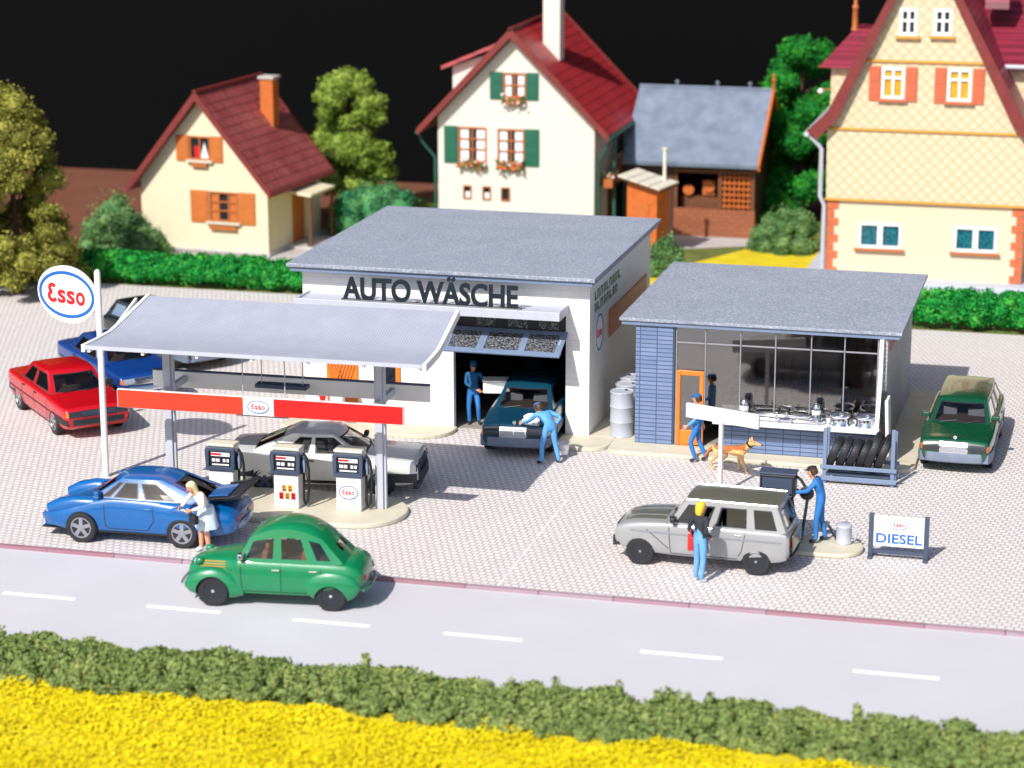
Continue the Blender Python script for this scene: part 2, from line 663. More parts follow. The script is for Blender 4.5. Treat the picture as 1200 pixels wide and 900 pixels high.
def cut(o, cutter, mat=None):
    """boolean difference of o by the shapes in cutter (an MB)"""
    c = cutter.build('cutter', mat or o.data.materials[0])
    md = o.modifiers.new('cut', 'BOOLEAN')
    md.operation = 'DIFFERENCE'
    md.object = c
    md.solver = 'EXACT'
    md.use_self = True
    try:
        md.material_mode = 'TRANSFER'
    except Exception:
        pass
    mw = o.parent
    o.parent = None
    evaluated(o)
    o.parent = mw
    bpy.data.objects.remove(c)
    return o


# ------------------------------------------------------------------ lettering
def text_mb(s, size, depth, sx=1., bold=0., mi=0, align='CENTER'):
    cu = bpy.data.curves.new('txt', 'FONT')
    cu.body = s
    cu.size = size
    cu.extrude = depth / 2
    cu.offset = bold
    cu.align_x = align
    cu.resolution_u = 4
    o = bpy.data.objects.new('txt', cu)
    COL.objects.link(o)
    dg = bpy.context.evaluated_depsgraph_get()
    me = bpy.data.meshes.new_from_object(o.evaluated_get(dg), depsgraph=dg)
    mb = MB()
    # text lies in XY: stand it up in XZ facing -Y
    mb.add([(v.co.x * sx, -v.co.z, v.co.y) for v in me.vertices], [tuple(p.vertices) for p in me.polygons], mi)
    bpy.data.objects.remove(o)
    bpy.data.meshes.remove(me)
    bpy.data.curves.remove(cu)
    return mb


def place(mb, x=0, y=0, z=0, rz=0.):
    return mb.xf(Matrix.Translation((x, y, z)) @ Matrix.Rotation(rz, 4, 'Z'))


def stroke(pts, w, depth, mi=0):
    """a flat pen stroke in XZ with thickness along Y"""
    pts = [Vector((p[0], p[1])) for p in pts]
    L, Rr = [], []
    for i, p in enumerate(pts):
        d = (pts[min(i + 1, len(pts) - 1)] - pts[max(i - 1, 0)]).normalized()
        nrm = Vector((-d.y, d.x)) * (w / 2)
        L.append(p + nrm)
        Rr.append(p - nrm)
    mb = MB()
    for i in range(len(pts) - 1):
        q = [L[i], L[i + 1], Rr[i + 1], Rr[i]]
        mb.prism([(a.x, a.y) for a in q], -depth / 2, depth / 2, 'y', mi)
    return mb


def oval(rx, rz, depth, n=40, mi=0, y=0., tilt=0.):
    poly = []
    for k in range(n):
        a = 2 * PI * k / n
        x, z = rx * math.cos(a), rz * math.sin(a)
        poly.append((x * math.cos(tilt) - z * math.sin(tilt), x * math.sin(tilt) + z * math.cos(tilt)))
    return MB().prism(poly, y - depth / 2, y + depth / 2, 'y', mi)


def oval_ring(rx, rz, w, depth, n=40, mi=0, y=0.):
    mb = MB()
    rings = []
    for k in range(n):
        a = 2 * PI * k / n
        ca, sa = math.cos(a), math.sin(a)
        rings.append([(rx * ca, y - depth / 2, rz * sa), ((rx - w) * ca, y - depth / 2, (rz - w) * sa),
                      ((rx - w) * ca, y + depth / 2, (rz - w) * sa), (rx * ca, y + depth / 2, rz * sa)])
    rings.append(rings[0])
    return mb.loft(rings, mi, cap=False)


def glyph(ch, cx, z0, w, h, depth, bold=.012):
    """one letter fitted to a box w by h, standing on z0, centred on cx"""
    mb = text_mb(ch, 1., depth, 1., bold)
    xs, zs = [p[0] for p in mb.v], [p[2] for p in mb.v]
    a, b, c, d = min(xs), max(xs), min(zs), max(zs)
    mb.v = [(cx + ((p[0] - a) / (b - a) - .5) * w, p[1], z0 + (p[2] - c) / (d - c) * h) for p in mb.v]
    return mb


def esso_letters(h, depth, mi=0, round_e=True):
    """red word in the oval; h = height of the capital, centred, facing -Y"""
    mb = MB()
    if round_e:
        def arc(cx, cz, r, a0, a1, n=14):
            return [(cx + r * 1.05 * math.cos(R(a0 + (a1 - a0) * i / n)), cz + r * math.sin(R(a0 + (a1 - a0) * i / n))) for i in range(n + 1)]
        w = .2 * h
        mb.merge(stroke(arc(-1.02 * h, .26 * h, .19 * h, 25, 265), w, depth))
        mb.merge(stroke(arc(-1.02 * h, -.19 * h, .24 * h, 95, 335), w, depth * 1.04))
    else:
        mb.merge(glyph('E', -1.02 * h, -.5 * h, .52 * h, h, depth, .02))
    for ch, x in (('s', -.36), ('s', .3), ('o', 1.0)):
        mb.merge(glyph(ch, x * h, -.51 * h, (.56 if ch == 's' else .64) * h, .75 * h, depth, .022))
    mb.m = [mi] * len(mb.f)
    return mb


def badge(name, parent, rx, rz, x, y, z, rz_rot=0., disc=True, ring=M['sign_blue'], round_e=False, th=.012, board=None):
    """oval brand badge facing -Y (turned by rz_rot): white disc, blue ring, red word"""
    mb = oval(rx, rz, th, mi=0)
    kx, kz = (.94, .82) if round_e else (.96, .95)
    mb.merge(oval_ring(rx * kx, rz * kz, min(rx, rz) * (.11 if round_e else .12), th * (.5 if round_e else 1.), mi=1, y=-th * .5))
    mb.merge(place(esso_letters(rx * (.47 if round_e else .46), th * (.5 if round_e else 1.2), 2, round_e), 0, -th * .5, -.0))
    place(mb, x, y, z, rz_rot)
    return mb.build(name, [M['sign_white'], ring, M['sign_red']], parent)


# ------------------------------------------------------------------ foliage
def leaf_cards(mb_arrays, centers, radii, n, size, seed, flat=1.):
    """n small quads spread through the shells of many ellipsoid clumps"""
    rs = np.random.RandomState(seed)
    C, K = np.asarray(centers, float), np.asarray(radii, float)
    idx = rs.randint(0, len(C), n)
    d = rs.normal(size=(n, 3))
    d /= np.linalg.norm(d, axis=1)[:, None]
    rad = rs.uniform(.66, 1.12, n)[:, None]
    p = C[idx] + d * K[idx] * rad
    nr = d + rs.normal(size=(n, 3)) * .9
    nr /= np.linalg.norm(nr, axis=1)[:, None]
    t = np.cross(nr, rs.normal(size=(n, 3)))
    t /= np.linalg.norm(t, axis=1)[:, None]
    b = np.cross(nr, t)
    s = size * rs.uniform(.55, 1.3, n)[:, None]
    q = np.stack([p - t * s, p + b * s * .7, p + t * s, p - b * s * .7], 1)
    return q.reshape(-1, 3)


def quads_mesh(name, pts, mat):
    n = len(pts) // 4
    me = bpy.data.meshes.new(name)
    me.vertices.add(len(pts))
    me.vertices.foreach_set('co', pts.astype('f').ravel())
    me.loops.add(len(pts))
    me.loops.foreach_set('vertex_index', np.arange(len(pts), dtype='i'))
    me.polygons.add(n)
    me.polygons.foreach_set('loop_start', np.arange(0, len(pts), 4, dtype='i'))
    me.polygons.foreach_set('loop_total', np.full(n, 4, dtype='i'))
    me.materials.append(mat)
    me.update()
    me.validate()
    return me


def clump_cores(mb, centers, radii, seed, k=.86):
    r = random.Random(seed)
    bm = bmesh.new()
    bmesh.ops.create_icosphere(bm, subdivisions=2, radius=1.)
    base = [v.co.copy() for v in bm.verts]
    fs = [tuple(v.index for v in f.verts) for f in bm.faces]
    bm.free()
    for c, rr in zip(centers, radii):
        off = Vector((r.uniform(0, 50), r.uniform(0, 50), r.uniform(0, 50)))
        vs = []
        for p in base:
            g = k * (1 + .35 * noise.noise(p * 2.2 + off))
            vs.append((c[0] + p.x * rr[0] * g, c[1] + p.y * rr[1] * g, c[2] + p.z * rr[2] * g))
        mb.add(vs, fs)
    return mb


def foliage_obj(name, centers, radii, n, size, mat, parent=None, seed=1, core=.86):
    q = leaf_cards(None, centers, radii, n, size, seed)
    core_mb = clump_cores(MB(), centers, radii, seed, core)
    cv = np.array(core_mb.v)
    me = bpy.data.meshes.new(name)
    nq = len(q) // 4
    fs = [tuple(f) for f in core_mb.f]
    verts = np.concatenate([cv, q])
    nt = len(fs)
    me.vertices.add(len(verts))
    me.vertices.foreach_set('co', verts.astype('f').ravel())
    loops = np.concatenate([np.array(fs, dtype='i').ravel(), np.arange(len(cv), len(verts), dtype='i')])
    me.loops.add(len(loops))
    me.loops.foreach_set('vertex_index', loops)
    me.polygons.add(nt + nq)
    st = np.concatenate([np.arange(nt) * 3, nt * 3 + np.arange(nq) * 4]).astype('i')
    tot = np.concatenate([np.full(nt, 3), np.full(nq, 4)]).astype('i')
    me.polygons.foreach_set('loop_start', st)
    me.polygons.foreach_set('loop_total', tot)
    me.materials.append(mat)
    me.update()
    me.validate()
    o = bpy.data.objects.new(name, me)
    COL.objects.link(o)
    if parent:
        o.parent = parent
    return o
# ------------------------------------------------------------------ vehicles
def pchip(xs, ys, x):
    """monotone cubic through (xs, ys)"""
    xs, ys = np.asarray(xs, float), np.asarray(ys, float)
    h = np.diff(xs)
    d = np.diff(ys) / h
    m = np.zeros(len(xs))
    m[0], m[-1] = d[0], d[-1]
    for i in range(1, len(xs) - 1):
        if d[i - 1] * d[i] > 0:
            w1, w2 = 2 * h[i] + h[i - 1], h[i] + 2 * h[i - 1]
            m[i] = (w1 + w2) / (w1 / d[i - 1] + w2 / d[i])
    i = np.clip(np.searchsorted(xs, x) - 1, 0, len(xs) - 2)
    t = (x - xs[i]) / h[i]
    return (2 * t**3 - 3 * t**2 + 1) * ys[i] + (t**3 - 2 * t**2 + t) * h[i] * m[i] + (-2 * t**3 + 3 * t**2) * ys[i + 1] + (t**3 - t**2) * h[i] * m[i + 1]


def body_mb(st, cab=None, crown=.03, N=64, sq=.62, lower=.965):
    """st rows: x, z_bottom, z_shoulder, z_top, half width, half width at the top edge"""
    st = sorted(st)
    A = np.array(st, float)
    xs = np.unique(np.concatenate([np.linspace(A[0, 0], A[-1, 0], N), A[:, 0]]))
    P = [pchip(A[:, 0], A[:, k], xs) for k in range(1, 6)]
    mb = MB()
    rings = []
    for i, x in enumerate(xs):
        zb, zs, zt, hw, ht = (p[i] for p in P)
        half = [(0, zb), (hw * .8, zb), (hw * .92, zb + .025), (hw * lower, zb + .09), (hw * (lower + 1) / 2 + .002, zb + .5 * (zs - zb)), (hw, zs - .03), (hw, zs)]
        for a in (18, 36, 54, 72, 90):
            ca, sa = math.cos(R(a)) ** sq, math.sin(R(a)) ** sq
            half.append((ht + (hw - ht) * ca, zs + (zt - zs) * sa))
        half += [(ht * .72, zt + crown * .55), (ht * .36, zt + crown * .9), (0, zt + crown)]
        ring = [(x, y, z) for y, z in half] + [(x, -y, z) for y, z in half[-2:0:-1]]
        rings.append(ring)
    mb.loft(rings)
    if cab:
        for k, f in enumerate(mb.f):
            if len(f) == 4:
                c = sum((Vector(mb.v[i]) for i in f), Vector()) / 4
                zt = float(pchip(A[:, 0], A[:, 3], c.x))
                if cab[0] < c.x < cab[1] and abs(c.y) < cab[2] and c.z > zt - .04:
                    mb.m[k] = 1
    return mb


class Cabin:
    def __init__(s, g):
        s.__dict__.update(dict(bow=.10, bowr=.05, crown=.06, arc=.0, taper=.05, pw=.9, zbr=None, v0=.08, v1=.86, screen=.86, rscreen=.8, rv0=.12, rv1=.84), **g)
        if s.zbr is None:
            s.zbr = s.zb

    def hw(s, t, v):
        return (s.hwb + (s.hwr - s.hwb) * v ** s.pw) * (1 - s.taper * (2 * t - 1) ** 2)

    def z(s, t, v):
        zb = s.zb + (s.zbr - s.zb) * t
        return zb + v * (s.zr + s.arc * 4 * t * (1 - t) - zb)

    def xf(s, v):
        return s.xc + (s.xwt - s.xc) * v

    def xr(s, v):
        return s.xrb + (s.xrt - s.xrb) * v

    def side(s, sg, t, v):
        a, b = s.xf(v), s.xr(v)
        return Vector((a + (b - a) * t, sg * s.hw(t, v), s.z(t, v)))

    def front(s, u, v):
        return Vector((s.xf(v) + s.bow * (1 - u * u), u * s.hw(0, v), s.z(0, v)))

    def rear(s, u, v):
        return Vector((s.xr(v) - s.bowr * (1 - u * u), u * s.hw(1, v), s.z(1, v)))

    def roof(s, t, u):
        a, b = s.xf(1) + s.bow * (1 - u * u), s.xr(1) - s.bowr * (1 - u * u)
        e = (1 - u ** 4) * (1 - (2 * t - 1) ** 4)
        return Vector((a + (b - a) * t, u * s.hw(t, 1), s.z(t, 1) + s.crown * e))


def grid_patch(mb, fn, A, B, mi=0):
    vs = [fn(a, b) for a in A for b in B]
    n = len(B)
    mb.add(vs, [(i * n + j, i * n + j + 1, (i + 1) * n + j + 1, (i + 1) * n + j) for i in range(len(A) - 1) for j in range(n - 1)], mi)


def refine(br, step):
    out = []
    for a, b in zip(br[:-1], br[1:]):
        k = max(1, int(math.ceil((b - a) / step)))
        out += [a + (b - a) * i / k for i in range(k)]
    return out + [br[-1]]


def build_cabin(g, parent, pmat, trim, gmat, rear_open=True, name='cabin'):
    c = Cabin(g)
    fr = MB()
    tr = .018
    T = [0.]
    for a, b in c.wins:
        T += [a, a + tr, b - tr, b]
    T = refine(sorted(set(T + [1.])), .12)
    V = refine([0., c.v0, c.v0 + .05, c.v1 - .05, c.v1, 1.], .3)
    su, ru = c.screen, c.rscreen
    U = refine(sorted({-1., -su, -su + .03, su - .03, su, 1., -ru, -ru + .03, ru - .03, ru}), .25)
    glass_obs = []

    def strip(fn, A, wins, v0, v1, nm):
        Vb = refine(sorted({0., v0, v0 + .05, v1 - .05, v1, 1.}), .3)
        gl = {k: MB() for k in range(len(wins))}
        for a0, a1 in zip(A[:-1], A[1:]):
            am = (a0 + a1) / 2
            for b0, b1 in zip(Vb[:-1], Vb[1:]):
                bm_ = (b0 + b1) / 2
                hit = None
                for k, (w0, w1) in enumerate(wins):
                    if w0 < am < w1 and v0 < bm_ < v1:
                        hit = k
                        inner = w0 + TR(fn) < am < w1 - TR(fn) and v0 + .05 < bm_ < v1 - .05
                q = [fn(a0, b0), fn(a1, b0), fn(a1, b1), fn(a0, b1)]
                if hit is None:
                    fr.add(q, [(0, 1, 2, 3)], 0)
                elif not inner:
                    fr.add(q, [(0, 1, 2, 3)], 1)
                else:
                    ce = Vector((c.xf(.5) * .5 + c.xr(.5) * .5, 0, c.zb + .2))
                    nrm = (q[1] - q[0]).cross(q[2] - q[0]).normalized()
                    if nrm.dot(q[0] - ce) > 0:
                        nrm.negate()
                    gl[hit].add([p + nrm * .006 for p in q], [(0, 1, 2, 3)])
        for k in gl:
            if gl[k].f:
                o = gl[k].build(nm, gmat, parent, smooth=40)
                glass_obs.append(o)

    def TR(fn):
        return .03 if fn in (FR, RR) else tr
    FR, RR = c.front, c.rear
    for sg in (1, -1):
        strip(lambda t, v, sg=sg: c.side(sg, t, v), T, c.wins, c.v0, c.v1, 'side_window')
    strip(FR, U, [(-su, su)], c.v0, c.v1, 'windscreen')
    strip(RR, U, [(-ru, ru)] if rear_open else [], c.rv0, c.rv1, 'rear_window')
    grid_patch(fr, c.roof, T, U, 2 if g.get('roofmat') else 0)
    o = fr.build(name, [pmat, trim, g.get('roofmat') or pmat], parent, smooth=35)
    return c, o


def patch_mesh(mb, bvh, d, q, off=.006, n=6, m=4, mi=0, rnd_corner=0., far=6.):
    """drape a small quad (4 corners of (a,b)) on the body; d: '+x','-x','+y','-y','+z'"""
    vs = []
    for i in range(n + 1):
        for j in range(m + 1):
            s, t = i / n, j / m
            a = (1 - t) * ((1 - s) * q[0][0] + s * q[1][0]) + t * ((1 - s) * q[3][0] + s * q[2][0])
            b = (1 - t) * ((1 - s) * q[0][1] + s * q[1][1]) + t * ((1 - s) * q[3][1] + s * q[2][1])
            if d[1] == 'x':
                sgn = 1 if d[0] == '+' else -1
                o, dr = Vector((sgn * far, a, b)), Vector((-sgn, 0, 0))
            elif d[1] == 'y':
                sgn = 1 if d[0] == '+' else -1
                o, dr = Vector((a, sgn * far, b)), Vector((0, -sgn, 0))
            else:
                o, dr = Vector((a, b, far)), Vector((0, 0, -1))
            hit = bvh.ray_cast(o, dr)
            if hit[0] is None:
                return False
            vs.append((hit[0] - dr * off, dr))
    N = len(vs)
    w = m + 1
    fs = [(i * w + j, i * w + j + 1, (i + 1) * w + j + 1, (i + 1) * w + j) for i in range(n) for j in range(m)]
    pts = [p for p, _ in vs] + [p + dr * (off + .02) for p, dr in vs]
    rim = [(0, j) for j in range(m)] + [(i, m) for i in range(n)] + [(n, m - j) for j in range(m)] + [(n - i, 0) for i in range(n)]
    ids = [i * w + j for i, j in rim]
    fs += [(a, b, b + N, a + N) for a, b in zip(ids, ids[1:] + ids[:1])]
    mb.add(pts, fs, mi)
    return True


def line_patch(mb, bvh, d, pts, w, off=.004, mi=0):
    """narrow ribbon along a polyline on the body side"""
    pts = [Vector(p) for p in pts]
    for a, b in zip(pts[:-1], pts[1:]):
        dr = (b - a).normalized()
        nn = Vector((-dr.y, dr.x)) * (w / 2)
        L = (b - a).length
        patch_mesh(mb, bvh, d, [a - nn, b - nn, b + nn, a + nn], off, max(1, int(L / .08)), 1, mi)


def wheel(parent, x, y, r, w, side, rim_style='spoke', rimmat=None, steer=0.):
    """tyre with its rim as a child; side=+1 outer face towards +y"""
    t = MB()
    prof = [(r * .62, -w * .42), (r * .8, -w * .5), (r * .94, -w * .46), (r, -w * .3), (r, w * .3), (r * .94, w * .46), (r * .8, w * .5), (r * .66, w * .47), (r * .62, w * .36)]
    t.lathe(prof, axis='y', n=32)
    for k in range(32):                                         # tread blocks
        a = 2 * PI * k / 32
        mt = Matrix.Rotation(a, 4, 'Y')
        b = MB().box(-.012, .012, -w * .36, w * .36, r - .006, r + .008)
        b.xf(mt)
        t.merge(b)
    o = t.build('wheel', M['tyre'], parent, smooth=40)
    o.location = (x, y, r)
    o.rotation_euler = (0, 0, steer)
    m = MB()
    f = side * w * .5
    m.lathe([(r * .66, 0), (r * .66, side * -.03)][::1], (0, f * .84, 0), 'y', 28, 1)
    m.lathe([(r * .64, f * .80), (r * .67, f * .95), (r * .60, f * .97), (r * .56, f * .72)], axis='y', n=28, mi=1 if rim_style == 'steel' else 0, cap=False)
    if rim_style == 'spoke':
        for k in range(5):
            b = MB().box(-r * .12, r * .12, min(f * .74, f * .9), max(f * .74, f * .9), 0, r * .58, 0)
            m.merge(b.xf(Matrix.Rotation(2 * PI * k / 5, 4, 'Y')))
        m.lathe([(r * .22, f * .72), (r * .2, f * .94), (.001, f * .96)], axis='y', n=16, mi=0)
    elif rim_style == 'cap':
        m.lathe([(r * .56, f * .74), (r * .5, f * .86), (r * .3, f * .9), (r * .28, f * .96), (.001, f * .98)], axis='y', n=24, mi=0)
        for k in range(10):
            b = MB().box(-r * .035, r * .035, min(f * .8, f * .885), max(f * .8, f * .885), r * .34, r * .5, 1)
            m.merge(b.xf(Matrix.Rotation(2 * PI * k / 10, 4, 'Y')))
    else:                                                       # plain steel wheel with a bright hub
        m.lathe([(r * .56, f * .7), (r * .42, f * .78), (r * .2, f * .76), (.001, f * .76)], axis='y', n=24, mi=1)
        m.lathe([(r * .1, f * .75), (r * .09, f * .9), (.001, f * .92)], axis='y', n=14, mi=0)
    m.build('rim', [rimmat or M['silver'], M['dark']], o, smooth=40)
    return o


def seats(parent, c, mat, xs=(.35, -.55), top=.28, wide=.46):
    for i, x in enumerate(xs):
        ys = (.36, -.36) if i == 0 else (0.,)
        for y in ys:
            w = wide if i == 0 else 1.1
            m = MB()
            zb = c.zb - .05
            m.box(x - .16, x - .04, y - w / 2, y + w / 2, zb, zb + top, ry=R(-10))
            m.box(x - .18, x + .3, y - w / 2, y + w / 2, zb, zb + .07)
            for hy in ((y,) if i == 0 else (-.36, .36)):
                m.box(x - .19, x - .1, hy - .13, hy + .13, zb + top + .01, zb + top + .13)
            m.build('seat', mat, parent, bevel=.03)


def bumper_mb(xe, hw, z0, z1, wrap, d=1, th=.07, k=.12):
    """bar round the nose (d=1) or tail (d=-1)"""
    path = [(xe - d * wrap, hw + .012), (xe - d * (k + .06), hw * .985), (xe - d * k * .45, hw * .93), (xe + d * .02, hw * .78), (xe + d * .06, hw * .4), (xe + d * .07, 0)]
    path = path + [(x, -y) for x, y in path[-2::-1]]
    rings = []
    for i, (x, y) in enumerate(path):
        a = Vector(path[max(i - 1, 0)])
        b = Vector(path[min(i + 1, len(path) - 1)])
        t = (b - a).normalized()
        n = Vector((t.y, -t.x)) * d
        if n.x * d < 0 and abs(y) < hw * .9:
            n.negate()
        p = Vector((x, y))
        o = p + n * .03
        q = p - n * th
        zm = (z0 + z1) / 2
        rings.append([(q.x, q.y, z0), (p.x, p.y, z0), (o.x, o.y, z0 + .03), (o.x, o.y, zm + .02), (p.x, p.y, z1), (q.x, q.y, z1)])
    return MB().loft(rings)


def arch_cut(axles, hw, r, pad=.055, depth=.34):
    mb = MB()
    for x in axles:
        for s in (1, -1):
            y0 = s * (hw - depth)
            mb.lathe([(r + pad, 0), (r + pad, s * (depth + .4))], (x, y0, r + .015), 'y', 28)
    return mb


def make_car(s):
    """s: everything about one car; returns the thing"""
    t = thing(s['name'], s['label'], 'car', (s['loc'][0], s['loc'][1], s.get('z', 0.)), R(s['head']), s.get('group'))
    pm, g = s['paint'], s['cabin']
    hw, r, wb = s['hw'], s['r'], s['wb']
    cab = (g['xrb'] + .06, g['xc'] - .02, g['hwb'] - .03)
    mb = body_mb(s['st'], cab, s.get('crown', .03), sq=s.get('sq', .62))
    body = mb.build('body', [pm, M['cabin_floor'], M['dark']], t)
    ax = (wb / 2, -wb / 2)
    cutter = arch_cut(ax, hw, r, s.get('pad', .05)).build('cutter', [M['dark']])
    md = body.modifiers.new('cut', 'BOOLEAN')
    md.operation, md.object, md.solver = 'DIFFERENCE', cutter, 'EXACT'
    md.material_mode = 'TRANSFER'
    evaluated(body)
    bpy.data.objects.remove(cutter)
    shade(body.data, 32)
    bvh = BVHTree.FromPolygons([v.co.copy() for v in body.data.vertices], [tuple(p.vertices) for p in body.data.polygons])
    c, cabo = build_cabin(g, t, s.get('cabpaint', pm), s.get('trim', M['dark']), s.get('glass', M['car_glass']), s.get('rear_open', True))
    if s.get('seatmat', True):
        seats(t, c, s.get('seatmat', M['tan_seat']), s.get('seatx', (.35, -.6)))
    track = s.get('track', hw - .1)
    for x in ax:
        for sd in (1, -1):
            wheel(t, x, sd * track, r, s.get('tw', .19), sd, s.get('rim', 'spoke'), s.get('rimmat'))
    # front and rear bumpers
    for key, d in (('fb', 1), ('rb', -1)):
        if key in s:
            xe, bh, z0, z1, wrap = s[key]
            bumper_mb(xe, bh, z0, z1, wrap, d).build('front_bumper' if d > 0 else 'rear_bumper', s.get('bumpmat', M['dark']), t, smooth=35)
    # door gaps, sill line and trim strips on both sides
    for sd in ('+y', '-y'):
        m = MB()
        for ln in s.get('gaps', []):
            line_patch(m, bvh, sd, ln, .016, .003)
        if m.f:
            m.build('door_gap', M['dark'], t)
        m = MB()
        for ln, w in s.get('strips', []):
            line_patch(m, bvh, sd, ln, w, .012)
        if m.f:
            m.build('side_trim', s.get('stripmat', M['dark']), t)
        for hx, hz in s.get('handles', []):
            m = MB()
            if patch_mesh(m, bvh, sd, [(hx - .08, hz - .014), (hx + .08, hz - .014), (hx + .08, hz + .014), (hx - .08, hz + .014)], .022, 3, 1):
                m.build('door_handle', s.get('handlemat', M['dark']), t, bevel=.006)
    sg = 1
    for q in s.get('headlights', []):
        for sy in (1, -1):
            m = MB()
            if patch_mesh(m, bvh, '+x', [(sy * a, b) for a, b in q], .014, 6, 4):
                m.build('headlight', s.get('lampmat', M['lamp_glass']), t, smooth=40)
    for q in s.get('indicators', []):
        for sy in (1, -1):
            m = MB()
            if patch_mesh(m, bvh, '+x', [(sy * a, b) for a, b in q], .014, 3, 3):
                m.build('indicator', M['amber'], t, smooth=40)
    for q in s.get('taillights', []):
        for sy in (1, -1):
            m = MB()
            if patch_mesh(m, bvh, '-x', [(sy * a, b) for a, b in q], .014, 4, 3):
                m.build('tail_light', M['tail'], t, smooth=40)
    if 'grille' in s:
        q, gm, bars, surround = s['grille']
        m = MB()
        patch_mesh(m, bvh, '+x', q, .018, 8, 4, 0)
        (y0, z0), (y1, z1) = q[0], q[2]
        for k in range(1, bars):
            z = z0 + (z1 - z0) * k / bars
            patch_mesh(m, bvh, '+x', [(y0 * .97, z - .008), (y1 * .97, z - .008), (y1 * .97, z + .008), (y0 * .97, z + .008)], .03, 8, 1, 1)
        patch_mesh(m, bvh, '+x', [(-.012, z0), (.012, z0), (.012, z1), (-.012, z1)], .034, 1, 3, 1)
        if surround:
            e = .02
            for a in ([(y0 - e, z0 - e), (y1 + e, z0 - e), (y1 + e, z0 + .012), (y0 - e, z0 + .012)], [(y0 - e, z1 - .012), (y1 + e, z1 - .012), (y1 + e, z1 + e), (y0 - e, z1 + e)],
                      [(y0 - e, z0), (y0 + .015, z0), (y0 + .015, z1), (y0 - e, z1)], [(y1 - .015, z0), (y1 + e, z0), (y1 + e, z1), (y1 - .015, z1)]):
                patch_mesh(m, bvh, '+x', a, .04, 6, 3, 1)
        m.build('grille', [gm, s.get('barmat', M['chrome'])], t)
    if 'plate' in s:
        z0, z1 = s['plate']
        xe = s['fb'][0] + .11 if 'fb' in s else s['st'][-1][0] + .02
        MB().box(xe, xe + .012, -.26, .26, z0, z1).build('number_plate', M['sign_white'], t, bevel=.004)
    if s.get('mirrors', True):
        for sd in ((1, -1) if s.get('mirrors') != 'one' else (1,)):
            m = MB()
            p = c.side(sd, .04, .1)
            m.box(p.x - .06, p.x + .05, min(p.y, p.y + sd * .2), max(p.y, p.y + sd * .2), p.z + .03, p.z + .15)
            m.build('wing_mirror', s.get('mirrormat', pm), t, bevel=.03)
    for y0 in (.12, -.5):                                       # wipers on the cowl
        m = MB()
        a, b = c.front(y0 / c.hwb, .05), c.front((y0 + .42) / c.hwb, .16)
        m.tube([a + Vector((.03, 0, .01)), b + Vector((.03, 0, .012))], .011, 5)
        m.build('wiper', M['dark'], t)
    return t, body, bvh, c


def sedan_st(front, rear, hw, zhf, zcowl, zbelt, zdeck, xc, xrb, zb=.2, zs=.66, nose=.14, tail=.12):
    return [
        (rear, zb + .17, zs, zdeck - tail, hw * .87, hw * .78),
        (rear + .07, zb + .1, zs, zdeck - .03, hw * .94, hw * .83),
        (rear + .35, zb + .03, zs, zdeck, hw * .985, hw * .85),
        (xrb, zb, zs, zdeck + .01, hw, hw * .87),
        (xrb + .25, zb, zs, zbelt, hw, hw * .88),
        (0, zb, zs, zbelt, hw, hw * .89),
        (xc - .1, zb, zs, zbelt - .005, hw, hw * .88),
        (xc + .08, zb, zs, zcowl, hw, hw * .87),
        (front - .5, zb + .03, zs - .03, zhf + .035, hw * .975, hw * .85),
        (front - .1, zb + .08, zs - .05, zhf, hw * .93, hw * .82),
        (front, zb + .16, zs - .06, zhf - nose, hw * .87, hw * .77)]


def gaps_sedan(xa, xb, xcn, zlo, zhi):
    """front door from xa back to xb, rear door to xcn"""
    return [[(xa, zhi), (xa, zlo + .05), (xa - .05, zlo), (xb, zlo), (xb, zhi)],
            [(xb, zlo), (xcn + .12, zlo), (xcn, zlo + .18), (xcn - .04, zhi)]]


PAINT = {
    'red': paint('red_car_paint', rgb(184, 6, 22)),
    'blue': paint('dark_blue_car_paint', rgb(12, 58, 128)),
    'black': paint('black_car_paint', rgb(22, 26, 26), .2),
    'sport': paint('bright_blue_car_paint', rgb(0, 90, 156)),
    'tin': paint('green_car_paint', rgb(4, 122, 74), .34),
    'silver': paint('silver_car_paint', rgb(214, 213, 208), .36, .05),
    'grey': paint('silver_grey_car_paint', rgb(152, 153, 153), .4, .12),
    'greydark_reflection': paint('olive_grey_reflection_paint', rgb(98, 98, 86), .5, .1),  # dark reflection of the surroundings painted into the silver roof and bonnet
    'teal': paint('teal_car_paint', rgb(16, 62, 84), .22),
    'green': paint('dark_green_car_paint', rgb(10, 72, 46), .24),
    'cream': paint('cream_roof_paint', rgb(186, 182, 150), .3),
}


